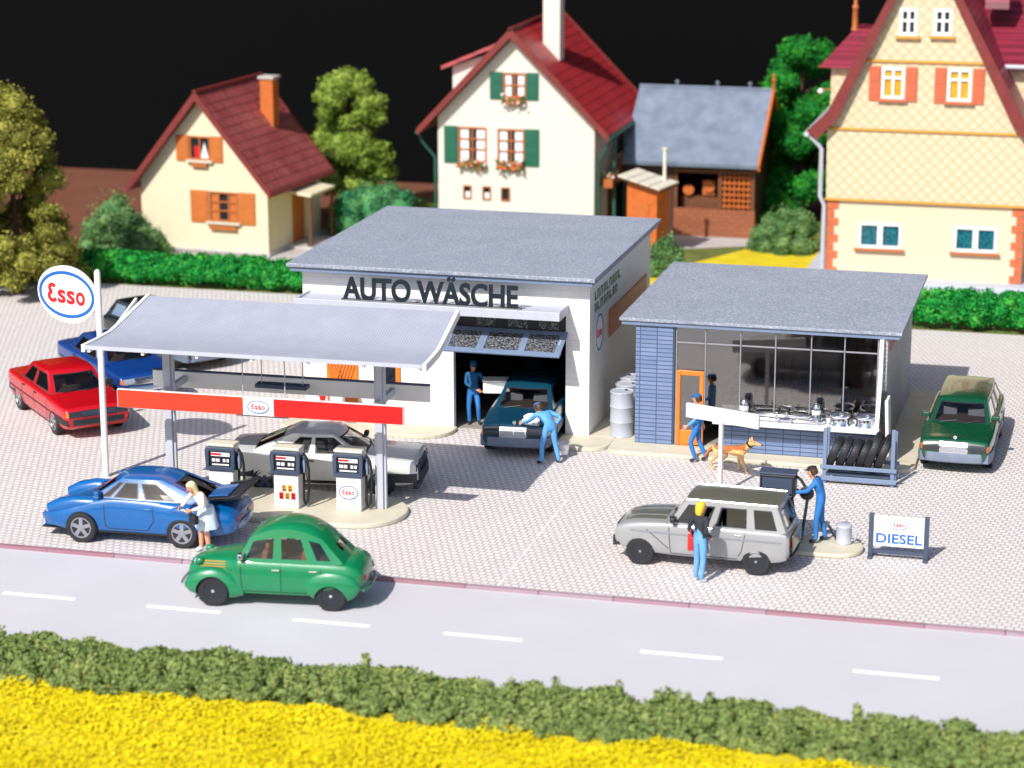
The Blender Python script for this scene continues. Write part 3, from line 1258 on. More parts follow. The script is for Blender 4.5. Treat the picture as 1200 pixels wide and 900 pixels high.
def big_saloon(name, label, loc, head, pk, group=None, seatmat=None, grille_chrome=False, z=0., rimmat=None):
    """1970s executive saloon: long flat bonnet, full-width dark grille"""
    f, rr, hw = 2.28, -2.36, .9
    s = dict(name=name, label=label, loc=loc, head=head, paint=PAINT[pk], hw=hw, r=.325, wb=2.78, group=group, z=z,
             st=sedan_st(f, rr, hw, .80, .90, .92, .93, 1.0, -1.5),
             cabin=dict(xc=.95, xwt=.3, xrt=-.95, xrb=-1.58, zb=.90, zr=1.36, hwb=.80, hwr=.62, wins=[(.07, .46), (.53, .86)]),
             seatmat=seatmat or M['tan_seat'],
             fb=(f, hw * .9, .40, .54, .75), rb=(rr, hw * .9, .42, .56, .7),
             gaps=gaps_sedan(.92, -.08, -1.0, .27, .9), handles=[(.06, .80), (-.86, .80)],
             strips=[([(2.0, .56), (-2.1, .58)], .03)],
             headlights=[[(.46, .60), (.76, .60), (.75, .74), (.46, .74)]],
             indicators=[[(.77, .61), (.83, .62), (.82, .73), (.77, .73)]],
             taillights=[[(.4, .64), (.76, .64), (.75, .82), (.4, .82)]],
             grille=([(-.45, .60), (.45, .60), (.45, .75), (-.45, .75)], M['dark'], 4, grille_chrome),
             lampmat=M['lamp_glass'] if grille_chrome else M['dark_lamp'],
             barmat=M['chrome'] if grille_chrome else M['slate'],
             mirrors='one', mirrormat=M['dark'], rimmat=rimmat)
    if grille_chrome:
        s['bumpmat'] = M['chrome']
    return make_car(s)


def star_saloon(name, label, loc, head, pk, wagon=False, z=0., roofmat=None, mirror=True):
    """1980s mid-size car with an upright chrome grille and grey bumpers"""
    f, rr, hw = 2.25, -2.42, .87
    cab = dict(xc=.92, xwt=.22, xrt=-.95, xrb=-1.55, zb=.90, zr=1.37, hwb=.79, hwr=.6, wins=[(.07, .46), (.52, .86)])
    if wagon:
        cab.update(xrt=-1.95, xrb=-2.3, wins=[(.05, .33), (.38, .62), (.68, .94)])
    if roofmat:
        cab['roofmat'] = None
    st = sedan_st(f, rr, hw, .80, .90, .92, .92 if not wagon else .91, .97, -1.5)
    s = dict(name=name, label=label, loc=loc, head=head, paint=PAINT[pk], hw=hw, r=.315, wb=2.8, st=st, cabin=cab, z=z,
             seatmat=M['grey_seat'], seatx=(.3, -.65),
             fb=(f, hw * .92, .30, .53, .8), rb=(rr, hw * .92, .32, .54, .7), bumpmat=M['bumper_grey'],
             gaps=gaps_sedan(.9, -.1, -1.05, .3, .9), handles=[(.05, .78), (-.9, .78)],
             strips=[([(.95, .42), (-1.0, .42)], .2)], stripmat=M['bumper_grey'],
             headlights=[[(.36, .57), (.74, .57), (.73, .72), (.36, .735)]],
             indicators=[[(.75, .575), (.82, .59), (.81, .71), (.75, .715)]],
             taillights=[[(.45, .62), (.78, .62), (.76, .82), (.45, .82)]],
             lampmat=M['dark_lamp'],
             grille=([(-.33, .55), (.33, .55), (.29, .77), (-.29, .77)], M['silver'], 7, True),
             mirrors=mirror)
    t, body, bvh, c = make_car(s)
    MB().lathe([(.012, 0), (.01, .03)], (f - .1, 0, .815), 'z', 8).merge(MB().lathe([(.045, -.008), (.045, .008)], (f - .1, 0, .885), 'x', 16)).build('hood_ornament', M['chrome'], t)
    return t, body, bvh, c
def sports_coupe(name, label, loc, head):
    s = dict(name=name, label=label, loc=loc, head=head, paint=PAINT['sport'], hw=.89, r=.345, wb=2.27, tw=.23, pad=.04, crown=.04, sq=.8,
             st=[(-2.28, .42, .60, .68, .66, .5), (-2.16, .34, .62, .80, .79, .6), (-1.65, .26, .64, .91, .88, .66), (-1.13, .22, .66, .975, .90, .68),
                 (-.4, .21, .66, .985, .86, .75), (.4, .21, .66, .985, .835, .75), (.92, .21, .66, .955, .845, .68), (1.3, .23, .64, .85, .85, .56),
                 (1.75, .28, .58, .70, .79, .5), (2.02, .33, .54, .60, .68, .46), (2.12, .38, .5, .54, .58, .42)],
             cabin=dict(xc=.93, xwt=.30, xrt=-.62, xrb=-1.72, zb=.975, zr=1.385, zbr=.95, hwb=.765, hwr=.54, taper=.09, bow=.14, bowr=.1, crown=.06,
                        wins=[(.055, .15), (.17, .41), (.46, .74)], v1=.84, rscreen=.72),
             glass=M['dark_glass'], seatmat=M['interior'], seatx=(.1,), rimmat=M['silver'],
             gaps=[[(.62, .96), (.6, .4), (.5, .34), (-.35, .34), (-.5, .56), (-.48, .96)]], handles=[(-.36, .82)], handlemat=PAINT['sport'],
             taillights=[[(.2, .58), (.6, .58), (.58, .67), (.2, .67)]], indicators=[[(.42, .46), (.56, .46), (.56, .52), (.42, .52)]],
             strips=[([(.85, .26), (-.8, .26)], .05)], mirrormat=PAINT['sport'])
    t, body, bvh, c = make_car(s)
    for sy in (1, -1):                                           # raised front wings ending in round lamps
        m = MB()
        m.tube([(.5, sy * .66, .80), (.9, sy * .655, .835), (1.3, sy * .645, .825), (1.65, sy * .63, .755), (1.93, sy * .615, .655)], [.11, .155, .17, .17, .125], 18)
        wcut = m.build('front_wing', PAINT['sport'], t, smooth=50)
        MB().ell((1.935, sy * .612, .672), (.05, .118, .118), 18, 10, rot=Euler((0, R(-18), 0))).build('headlight', M['lamp_glass'], t, smooth=60)
        m = MB()
        m.tube([(-.62, sy * .76, .76), (-.95, sy * .80, .81), (-1.2, sy * .805, .815), (-1.65, sy * .77, .75), (-2.05, sy * .68, .64)], [.06, .10, .115, .12, .08], 16)
        m.build('rear_wing', PAINT['sport'], t, smooth=50)
    tail = MB()                                                  # rear spoiler with a black rubber lip
    rows = []
    for x, w, z in ((-1.5, .50, 1.02), (-1.78, .58, 1.06), (-2.08, .66, 1.1), (-2.32, .68, 1.17), (-2.4, .66, 1.21)):
        rows.append([(x, -w, z), (x, w, z), (x, w, z - .05), (x, -w, z - .05)])
    tail.loft(rows, 1)
    tail.box(-2.05, -1.6, -.42, .42, 1.075, 1.1, 0, ry=R(6))
    sp = tail.build('spoiler', [PAINT['sport'], M['dark']], t, bevel=.015)
    rows = MB().tube([(-1.78, -.6, 1.07), (-2.15, -.68, 1.13), (-2.4, -.67, 1.22), (-2.44, 0, 1.23), (-2.4, .67, 1.22), (-2.15, .68, 1.13), (-1.78, .6, 1.07)], .025, 8)
    rows.build('rubber_lip', M['black'], sp, smooth=50)
    bumper_mb(-2.25, .68, .38, .53, .4, -1).build('rear_bumper', PAINT['sport'], t, smooth=35)
    bumper_mb(2.06, .62, .30, .43, .35, 1).build('front_bumper', PAINT['sport'], t, smooth=35)
    MB().box(1.7, 2.14, -.6, .6, .21, .24).build('chin_spoiler', M['dark'], t, bevel=.01)
    return t


def tin_snail(name, label, loc, head, z=0.):
    s = dict(name=name, label=label, loc=loc, head=head, paint=PAINT['tin'], hw=.72, r=.32, wb=2.4, tw=.15, z=z, track=.62, crown=.06, sq=.8,
             st=[(-1.86, .52, .62, .70, .44, .3), (-1.78, .40, .64, .84, .6, .46), (-1.5, .30, .66, .95, .68, .56), (-1.0, .28, .66, .96, .70, .6),
                 (0, .28, .66, .97, .715, .63), (.68, .28, .66, .98, .70, .6), (.82, .3, .66, .975, .64, .47), (1.25, .34, .64, .92, .5, .36),
                 (1.62, .4, .62, .82, .4, .28), (1.76, .46, .62, .72, .34, .22)],
             cabin=dict(xc=.72, xwt=.44, xrt=-1.02, xrb=-1.46, zb=.95, zr=1.42, zbr=.95, arc=.21, hwb=.66, hwr=.53, taper=.1, bow=.05, bowr=.1, crown=.08,
                        wins=[(.06, .36), (.41, .69), (.75, .92)], v0=.08, v1=.80, rscreen=.5, rv0=.36, rv1=.74),
             trim=PAINT['tin'], seatmat=M['tan_seat'], seatx=(.25, -.55), rim='steel', rimmat=M['grey'],
             gaps=[[(.62, .95), (.6, .36), (-.2, .36), (-.2, .95)], [(-.2, .36), (-.95, .36), (-1.02, .95)]], handles=[(-.1, .82), (-.85, .82)], handlemat=M['chrome'],
             taillights=[[(.4, .62), (.5, .62), (.5, .72), (.4, .72)]], mirrors='one', mirrormat=M['chrome'])
    t, body, bvh, c = make_car(s)
    for sy in (1, -1):
        m = MB()                                                 # swept front wing with running-board tail
        rows = []
        for x, zc, rz, ry in ((1.78, .44, .06, .08), (1.68, .47, .20, .13), (1.45, .48, .30, .16), (1.2, .50, .315, .165), (.95, .46, .30, .15), (.75, .40, .21, .12), (.58, .34, .10, .09)):
            rows.append([(x, sy * .60 + ry * math.cos(2 * PI * k / 20), zc + rz * math.sin(2 * PI * k / 20)) for k in range(20)])
        m.loft(rows)
        o = m.build('front_wing', [PAINT['tin'], M['dark']], t)
        cut(o, MB().lathe([(.345, -.3), (.345, .2)], (1.2, sy * .72, .30), 'y', 28), M['dark'])
        shade(o.data, 35)
        m = MB()                                                 # rear wing half covering the wheel
        m.ell((-1.22, sy * .66, .50), (.56, .12, .33), 24, 14)
        o = m.build('rear_wing', [PAINT['tin'], M['dark']], t)
        cut(o, MB().lathe([(.34, -.3), (.34, .3)], (-1.2, sy * .74, .22), 'y', 28), M['dark'])
        shade(o.data, 35)
        MB().ell((1.52, sy * .40, .86), (.10, .085, .085), 16, 10).build('headlight', PAINT['tin'], t, smooth=60)
        MB().ell((1.6, sy * .40, .86), (.03, .075, .075), 16, 8).build('lamp_lens', M['lamp_glass'], [o2 for o2 in t.children if o2.name.startswith('headlight')][-1], smooth=60)
        m = MB()
        for k in range(4):                                       # louvres along the bonnet side
            line_patch(m, bvh, '+y' if sy > 0 else '-y', [(1.5, .72 + k * .045), (.95, .76 + k * .05)], .014, .012)
        if m.f:
            m.build('louvre', M['ochre'], t)
    MB().tube([(.35, 0, 1.585), (-1.0, 0, 1.61)], .012, 5).build('roof_seam', M['dark'], t)
    MB().tube([(1.86, -.6, .42), (1.9, -.3, .42), (1.9, .3, .42), (1.86, .6, .42)], .03, 8).build('front_bumper', M['chrome'], t, smooth=50)
    MB().tube([(-1.84, -.58, .44), (-1.92, -.3, .44), (-1.92, .3, .44), (-1.84, .58, .44)], .03, 8).build('rear_bumper', PAINT['tin'], t, smooth=50)
    return t


def small_hatch(name, label, loc, head):
    s = dict(name=name, label=label, loc=loc, head=head, paint=PAINT['grey'], hw=.745, r=.30, wb=2.46, tw=.15, crown=.03, track=.655, pad=.06,
             st=[(-1.90, .44, .70, .84, .66, .6), (-1.84, .34, .71, .92, .71, .65), (-1.5, .27, .72, .94, .735, .68), (0, .25, .72, .945, .745, .69),
                 (.58, .25, .72, .95, .745, .68), (.74, .26, .72, .965, .74, .64), (1.2, .28, .72, .94, .725, .58), (1.58, .32, .69, .875, .70, .54),
                 (1.74, .37, .66, .80, .665, .5), (1.80, .44, .62, .70, .61, .46)],
             cabin=dict(xc=.66, xwt=.28, xrt=-1.62, xrb=-1.84, zb=.93, zr=1.47, hwb=.70, hwr=.60, taper=.03, bow=.05, bowr=.04, crown=.05, roofmat=PAINT['greydark_reflection'],  # roof colour carries a painted dark reflection
                        wins=[(.055, .34), (.40, .67), (.74, .93)], v0=.1, v1=.84, rscreen=.78),
             glass=M['dark_glass'], seatmat=M['interior'], seatx=(.2, -.7), rim='steel', rimmat=M['silver'],
             gaps=[[(.62, .92), (.58, .34), (.55, .32), (-.22, .32), (-.22, .92)], [(-.22, .32), (-.82, .32), (-.92, .5), (-1.0, .92)], [(1.1, .8), (.62, .42)]],
             strips=[([(1.45, .76), (-1.75, .76)], .035), ([(.7, .30), (-.8, .30)], .03)], stripmat=M['silver'],
             handles=[(-.1, .84), (-.85, .84)], handlemat=M['chrome'],
             headlights=[[(.42, .60), (.58, .60), (.58, .76), (.42, .76)]], taillights=[[(.56, .62), (.64, .62), (.64, .8), (.56, .8)]],
             grille=([(-.38, .62), (.38, .62), (.38, .74), (-.38, .74)], M['dark'], 4, True), mirrors='one', mirrormat=M['dark'])
    t, body, bvh, c = make_car(s)
    m = MB()                                                     # bonnet top with a dark reflection painted on
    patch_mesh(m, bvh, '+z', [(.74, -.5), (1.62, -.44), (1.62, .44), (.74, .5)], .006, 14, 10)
    m.build('bonnet', PAINT['greydark_reflection'], t, smooth=40)
    m = MB()
    for y in (-.24, .24):
        patch_mesh(m, bvh, '+z', [(.74, y - .012), (1.62, y * .85 - .012), (1.62, y * .85 + .012), (.74, y + .012)], .016, 10, 1)
    m.build('bonnet_rib', M['silver'], t)
    for x, d in ((1.82, 1), (-1.92, -1)):
        m = MB()
        m.tube([(x - d * .12, -.66, .42), (x, -.5, .40), (x + d * .03, 0, .40), (x, .5, .40), (x - d * .12, .66, .42)], .035, 8)
        for y in (-.42, .42):
            m.box(x - .02, x + d * .06 if d > 0 else x + .02, y - .03, y + .03, .3, .52)
        m.build('front_bumper' if d > 0 else 'rear_bumper', M['dark'], t, smooth=50)
    for sy in (1, -1):                                           # roof gutter rails
        m = MB().tube([c.roof(k / 10, sy * .97) + Vector((0, 0, .012)) for k in range(11)], .016, 6)
        m.build('roof_rail', M['silver'], t, smooth=50)
    MB().box(-1.97, -1.93, -.5, .5, .5, .86).build('tailgate_panel', PAINT['greydark_reflection'], t, bevel=.02)
    return t


def silver_coupe(name, label, loc, head):
    f, rr, hw = 2.2, -2.36, .87
    s = dict(name=name, label=label, loc=loc, head=head, paint=PAINT['silver'], hw=hw, r=.315, wb=2.72,
             st=sedan_st(f, rr, hw, .82, .90, .92, .95, .95, -1.6, nose=.10),
             cabin=dict(xc=.92, xwt=.2, xrt=-.75, xrb=-1.72, zb=.90, zr=1.36, hwb=.78, hwr=.59, zbr=.92, wins=[(.06, .42), (.48, .72)], bow=.12, bowr=.08),
             seatmat=M['grey_seat'], seatx=(.25, -.6), rim='spoke', rimmat=M['slate'],
             fb=(f, hw * .9, .34, .55, .7), rb=(rr, hw * .9, .38, .55, .75),
             gaps=[[(.86, .9), (.84, .32), (.8, .27), (-.35, .27), (-.42, .9)]], handles=[(-.28, .8)],
             strips=[([(.8, .3), (-.9, .3)], .07)],
             headlights=[[(.5, .60), (.78, .60), (.77, .75), (.5, .75)]], lampmat=M['dark_lamp'],
             grille=([(-.48, .57), (.48, .57), (.48, .77), (-.48, .77)], M['dark'], 5, False), barmat=M['slate'],
             taillights=[[(.35, .64), (.76, .64), (.75, .8), (.35, .8)]], mirrormat=M['dark'])
    t, body, bvh, c = make_car(s)
    m = MB()                                                     # black front spoiler and bonnet edge
    m.box(f - .1, f + .03, -.8, .8, .18, .34)
    m.build('front_spoiler', M['dark'], t, bevel=.03)
    return t
# ------------------------------------------------------------------ people and the dog
def skin_mesh(verts, edges, radii, root=0, levels=2):
    me = bpy.data.meshes.new('figure')
    me.from_pydata([tuple(v) for v in verts], edges, [])
    o = bpy.data.objects.new('figure', me)
    COL.objects.link(o)
    o.modifiers.new('Skin', 'SKIN')
    ly = me.skin_vertices[0].data if me.skin_vertices else None
    if ly is None:
        bm = bmesh.new()
        bm.from_mesh(me)
        bm.verts.layers.skin.verify()
        bm.to_mesh(me)
        bm.free()
        ly = me.skin_vertices[0].data
    for i, r in enumerate(radii):
        ly[i].radius = r if isinstance(r, tuple) else (r, r)
        ly[i].use_root = (i == root)
    o.modifiers['Skin'].use_smooth_shade = True
    s = o.modifiers.new('Sub', 'SUBSURF')
    s.levels = s.render_levels = levels
    evaluated(o)
    me = o.data
    mb = MB()
    mb.add([v.co.copy() for v in me.vertices], [tuple(p.vertices) for p in me.polygons])
    bpy.data.objects.remove(o)
    bpy.data.meshes.remove(me)
    return mb


def hand_mb(wrist, direc, palm_n, side, k=1.):
    """palm, four unequal bent fingers and a thumb; direc = forearm direction, palm_n = way the palm faces"""
    d = Vector(direc).normalized()
    n = Vector(palm_n)
    n = (n - d * n.dot(d)).normalized()
    w = d.cross(n) * side                                          # towards the thumb
    W = Vector(wrist)
    mb = MB()
    rings = []
    for a, hw, ht in ((-.01, .024, .02), (.02, .034, .02), (.06, .042, .018), (.09, .04, .014)):
        rings.append([W + d * a * k + (w * hw * math.cos(2 * PI * j / 10) + n * ht * math.sin(2 * PI * j / 10)) * k for j in range(10)])
    mb.loft(rings)
    for i, (off, L) in enumerate(((.03, .072), (.010, .08), (-.010, .075), (-.03, .06))):
        p = W + (d * .085 + w * off) * k
        a = p + (d * L * .45 + n * .008) * k
        b = a + (d * L * .3 + n * .02) * k
        c = b + (d * L * .16 + n * .024) * k
        mb.tube([p - d * .02 * k, p, a, b, c], [.0095 * k, .0095 * k, .009 * k, .008 * k, .006 * k], 7)
    p = W + (d * .03 + w * .032) * k
    mb.tube([p - w * .012 * k, p + (w * .022 + d * .02) * k, p + (w * .03 + d * .045 + n * .012) * k, p + (w * .028 + d * .068 + n * .022) * k], [.013 * k, .012 * k, .0105 * k, .008 * k], 7)
    return mb


def head_mb(c, yaw=0., pitch=0., roll=0., k=1.):
    """head with brow, nose, lips, ears, eyes; faces +X before turning. materials 0 skin 1 eye-white 2 dark 3 lip"""
    mb = MB()
    rings = []
    prof = [(-.118, .025, .032, .02), (-.105, .052, .052, .012), (-.08, .068, .06, .008), (-.04, .082, .07, .002), (0, .092, .076, 0), (.04, .096, .078, -.002), (.075, .088, .073, -.006), (.1, .064, .056, -.01), (.116, .03, .028, -.012)]
    for z, rx, ry, ox in prof:
        rings.append([(ox + rx * math.cos(a) * (1. if math.cos(a) > 0 else 1.02), ry * math.sin(a), z) for a in [2 * PI * j / 18 for j in range(18)]])
    mb.loft(rings)
    mb.tube([(.086, 0, .03), (.103, 0, -.005), (.112, 0, -.022), (.09, 0, -.034)], [.008, .011, .014, .008], 8)
    for s in (1, -1):
        mb.ell((.079, s * .031, .012), (.014, .015, .009), 10, 6, 1)
        mb.ell((.088, s * .031, .012), (.006, .007, .007), 8, 5, 2)
        mb.tube([(.086, s * .016, .031), (.09, s * .034, .034), (.078, s * .05, .03)], .005, 5, 2)
        mb.ell((-.004, s * .078, 0), (.022, .009, .032), 10, 6)
    mb.tube([(.076, -.022, -.058), (.088, 0, -.056), (.076, .022, -.058)], [.004, .008, .004], 6, 3)
    mb.tube([(0, 0, -.17), (-.005, 0, -.09)], [.052, .05], 10)
    mt = Matrix.Translation(c) @ Matrix.Rotation(yaw, 4, 'Z') @ Matrix.Rotation(pitch, 4, 'Y') @ Matrix.Rotation(roll, 4, 'X') @ Matrix.Scale(k, 4)
    mb.xf(mt)
    return mb, mt


STAND = dict(pel=(0, 0, .93), bel=(.01, 0, 1.08), che=(0, 0, 1.28), nec=(0, 0, 1.46), hea=(.02, 0, 1.60),
             ls=(0, .17, 1.40), le=(-.02, .23, 1.13), lw=(.05, .25, .90), rs=(0, -.17, 1.40), re=(-.02, -.23, 1.13), rw=(.05, -.25, .90),
             lh=(0, .085, .88), lk=(.02, .10, .49), la=(0, .10, .09), lt=(.16, .13, .035), rh=(0, -.085, .88), rk=(.02, -.10, .49), ra=(0, -.10, .09), rt=(.16, -.13, .035))


def person(label, loc, head, pose, wear, z=0., k=1., face=(0, 0, 0), slim=1., lpalm=None, rpalm=None):
    """wear: top, legs, shoe, hands/skin materials; forward = +X"""
    J = {a: Vector(v) for a, v in {**STAND, **pose}.items()}
    t = thing('person', label, 'person', (loc[0], loc[1], z), R(head))
    names = ['pel', 'bel', 'che', 'nec', 'ls', 'le', 'lw', 'rs', 're', 'rw', 'lh', 'lk', 'la', 'lt', 'rh', 'rk', 'ra', 'rt']
    rad = dict(pel=(.135 * slim, .115), bel=(.125 * slim, .105), che=(.15 * slim, .115), nec=(.058, .058), ls=.07, le=.05, lw=.036, rs=.07, re=.05, rw=.036,
               lh=.092, lk=.064, la=.05, lt=.042, rh=.092, rk=.064, ra=.05, rt=.042)
    # extra verts in mid limb keep the taper
    verts = [J[n] for n in names]
    radii = [rad[n] for n in names]
    idx = {n: i for i, n in enumerate(names)}
    E = []

    def bone(a, b, mid=None):
        if mid:
            verts.append((J[a] + J[b]) / 2)
            radii.append(mid)
            E.append((idx[a], len(verts) - 1))
            E.append((len(verts) - 1, idx[b]))
        else:
            E.append((idx[a], idx[b]))
    bone('pel', 'bel'); bone('bel', 'che'); bone('che', 'nec')
    for s in 'lr':
        bone('che', s + 's'); bone(s + 's', s + 'e', .056); bone(s + 'e', s + 'w', .045)
        bone('pel', s + 'h'); bone(s + 'h', s + 'k', .082); bone(s + 'k', s + 'a', .062); bone(s + 'a', s + 't')
    mb = skin_mesh(verts, E, radii, 0, 1)
    # colour by nearest limb
    segs = [('pel', 'bel', 'legs'), ('bel', 'che', 'top'), ('che', 'nec', 'top'), ('ls', 'le', 'top'), ('rs', 're', 'top'), ('le', 'lw', 'sleeve'), ('re', 'rw', 'sleeve'),
            ('lh', 'lk', 'legs'), ('rh', 'rk', 'legs'), ('lk', 'la', 'shin'), ('rk', 'ra', 'shin'), ('la', 'lt', 'shoe'), ('ra', 'rt', 'shoe'), ('che', 'ls', 'top'), ('che', 'rs', 'top')]
    mats = [wear.get('skin', M['skin']), M['sign_white'], M['brown_hair'], M['tail'], wear['top'], wear['legs'], wear['shoe'], wear.get('shin', wear['legs']), wear.get('sleeve', wear['top'])]
    slot = dict(top=4, legs=5, shoe=6, shin=7, sleeve=8)
    for i, f in enumerate(mb.f):
        c = sum((Vector(mb.v[j]) for j in f), Vector()) / len(f)
        best = None
        for a, b, m in segs:
            A, B = J[a], J[b]
            ab = B - A
            q = max(0, min(1, (c - A).dot(ab) / ab.length_squared))
            d = (c - (A + ab * q)).length
            if best is None or d < best[0]:
                best = (d, m, q)
        mb.m[i] = slot[best[1]]
    hm, mt = head_mb(J['hea'], R(face[0]), R(face[1]), R(face[2]))
    mb.merge(hm)
    for s, sg in (('l', 1), ('r', -1)):
        d = J[s + 'w'] - J[s + 'e']
        pn = {'l': lpalm, 'r': rpalm}[s] or (.2, -sg, -.1)
        mb.merge(hand_mb(J[s + 'w'], d, pn, -sg))
    body = mb.build('body', mats, t, smooth=60)
    hd = wear.get('hair')
    if hd:
        h = MB()
        long = wear.get('long', 0.)
        rings = []
        for z, rx, ry, ox in [(.128, .03, .03, -.012), (.118, .07, .062, -.014), (.09, .1, .085, -.014), (.05, .106, .092, -.02), (.0, .098, .096, -.035), (-.05, .08, .094, -.045), (-.1 - long * .4, .066, .088, -.052), (-.13 - long, .045, .07, -.058)]:
            if wear.get('cap') and z < -.06:
                continue
            ring = []
            for j in range(18):
                a = 2 * PI * j / 18
                x, y = ox + rx * math.cos(a), ry * math.sin(a)
                if z < .06:
                    x = min(x, .03 - (.06 - z) * .15)
                ring.append((x, y, z))
            rings.append(ring)
        h.loft(rings)
        h.xf(mt)
        h.build('hair', hd, t, smooth=60)
    cap = wear.get('cap')
    if cap:
        h = MB()
        h.loft([[(rx * math.cos(a) - .008, ry * math.sin(a), z) for a in [2 * PI * j / 18 for j in range(18)]] for z, rx, ry in ((.045, .104, .088), (.08, .106, .09), (.115, .098, .084), (.13, .06, .05), (.134, .01, .01))])
        h.loft([[(x, y, z + dz) for x, y in ((.05, -.075), (.12, -.06), (.165, 0), (.12, .06), (.05, .075))] for z, dz in ((.047, 0), (.057, 0))])
        h.xf(mt)
        h.build('cap', cap, t, smooth=50)
        h = MB()
        h.loft([[(ox + rx * math.cos(a), ry * math.sin(a), z) for a in [2 * PI * j / 14 for j in range(8, 21)]] for z, rx, ry, ox in ((.05, .1, .086, -.012), (.0, .094, .083, -.012), (-.05, .076, .07, -.02))], closed=False, cap=False)
        if wear.get('caphair'):
            h.xf(mt)
    if wear.get('skirt'):
        z1, z0, r1, r0 = wear['skirt']
        m = MB()
        p = J['pel']
        rings = []
        for i in range(7):
            q = i / 6
            r = r1 + (r0 - r1) * q ** .8
            rings.append([(p.x + r * (1 + .06 * math.sin(7 * a + 1) * q) * math.cos(a), p.y + r * 1.12 * (1 + .06 * math.sin(7 * a + 1) * q) * math.sin(a), z1 + (z0 - z1) * q) for a in [2 * PI * j / 28 for j in range(28)]])
        m.loft(rings)
        m.build('skirt', wear.get('skirtmat', wear['legs']), t, smooth=60)
    t.scale = (k, k, k)
    return t, J, body


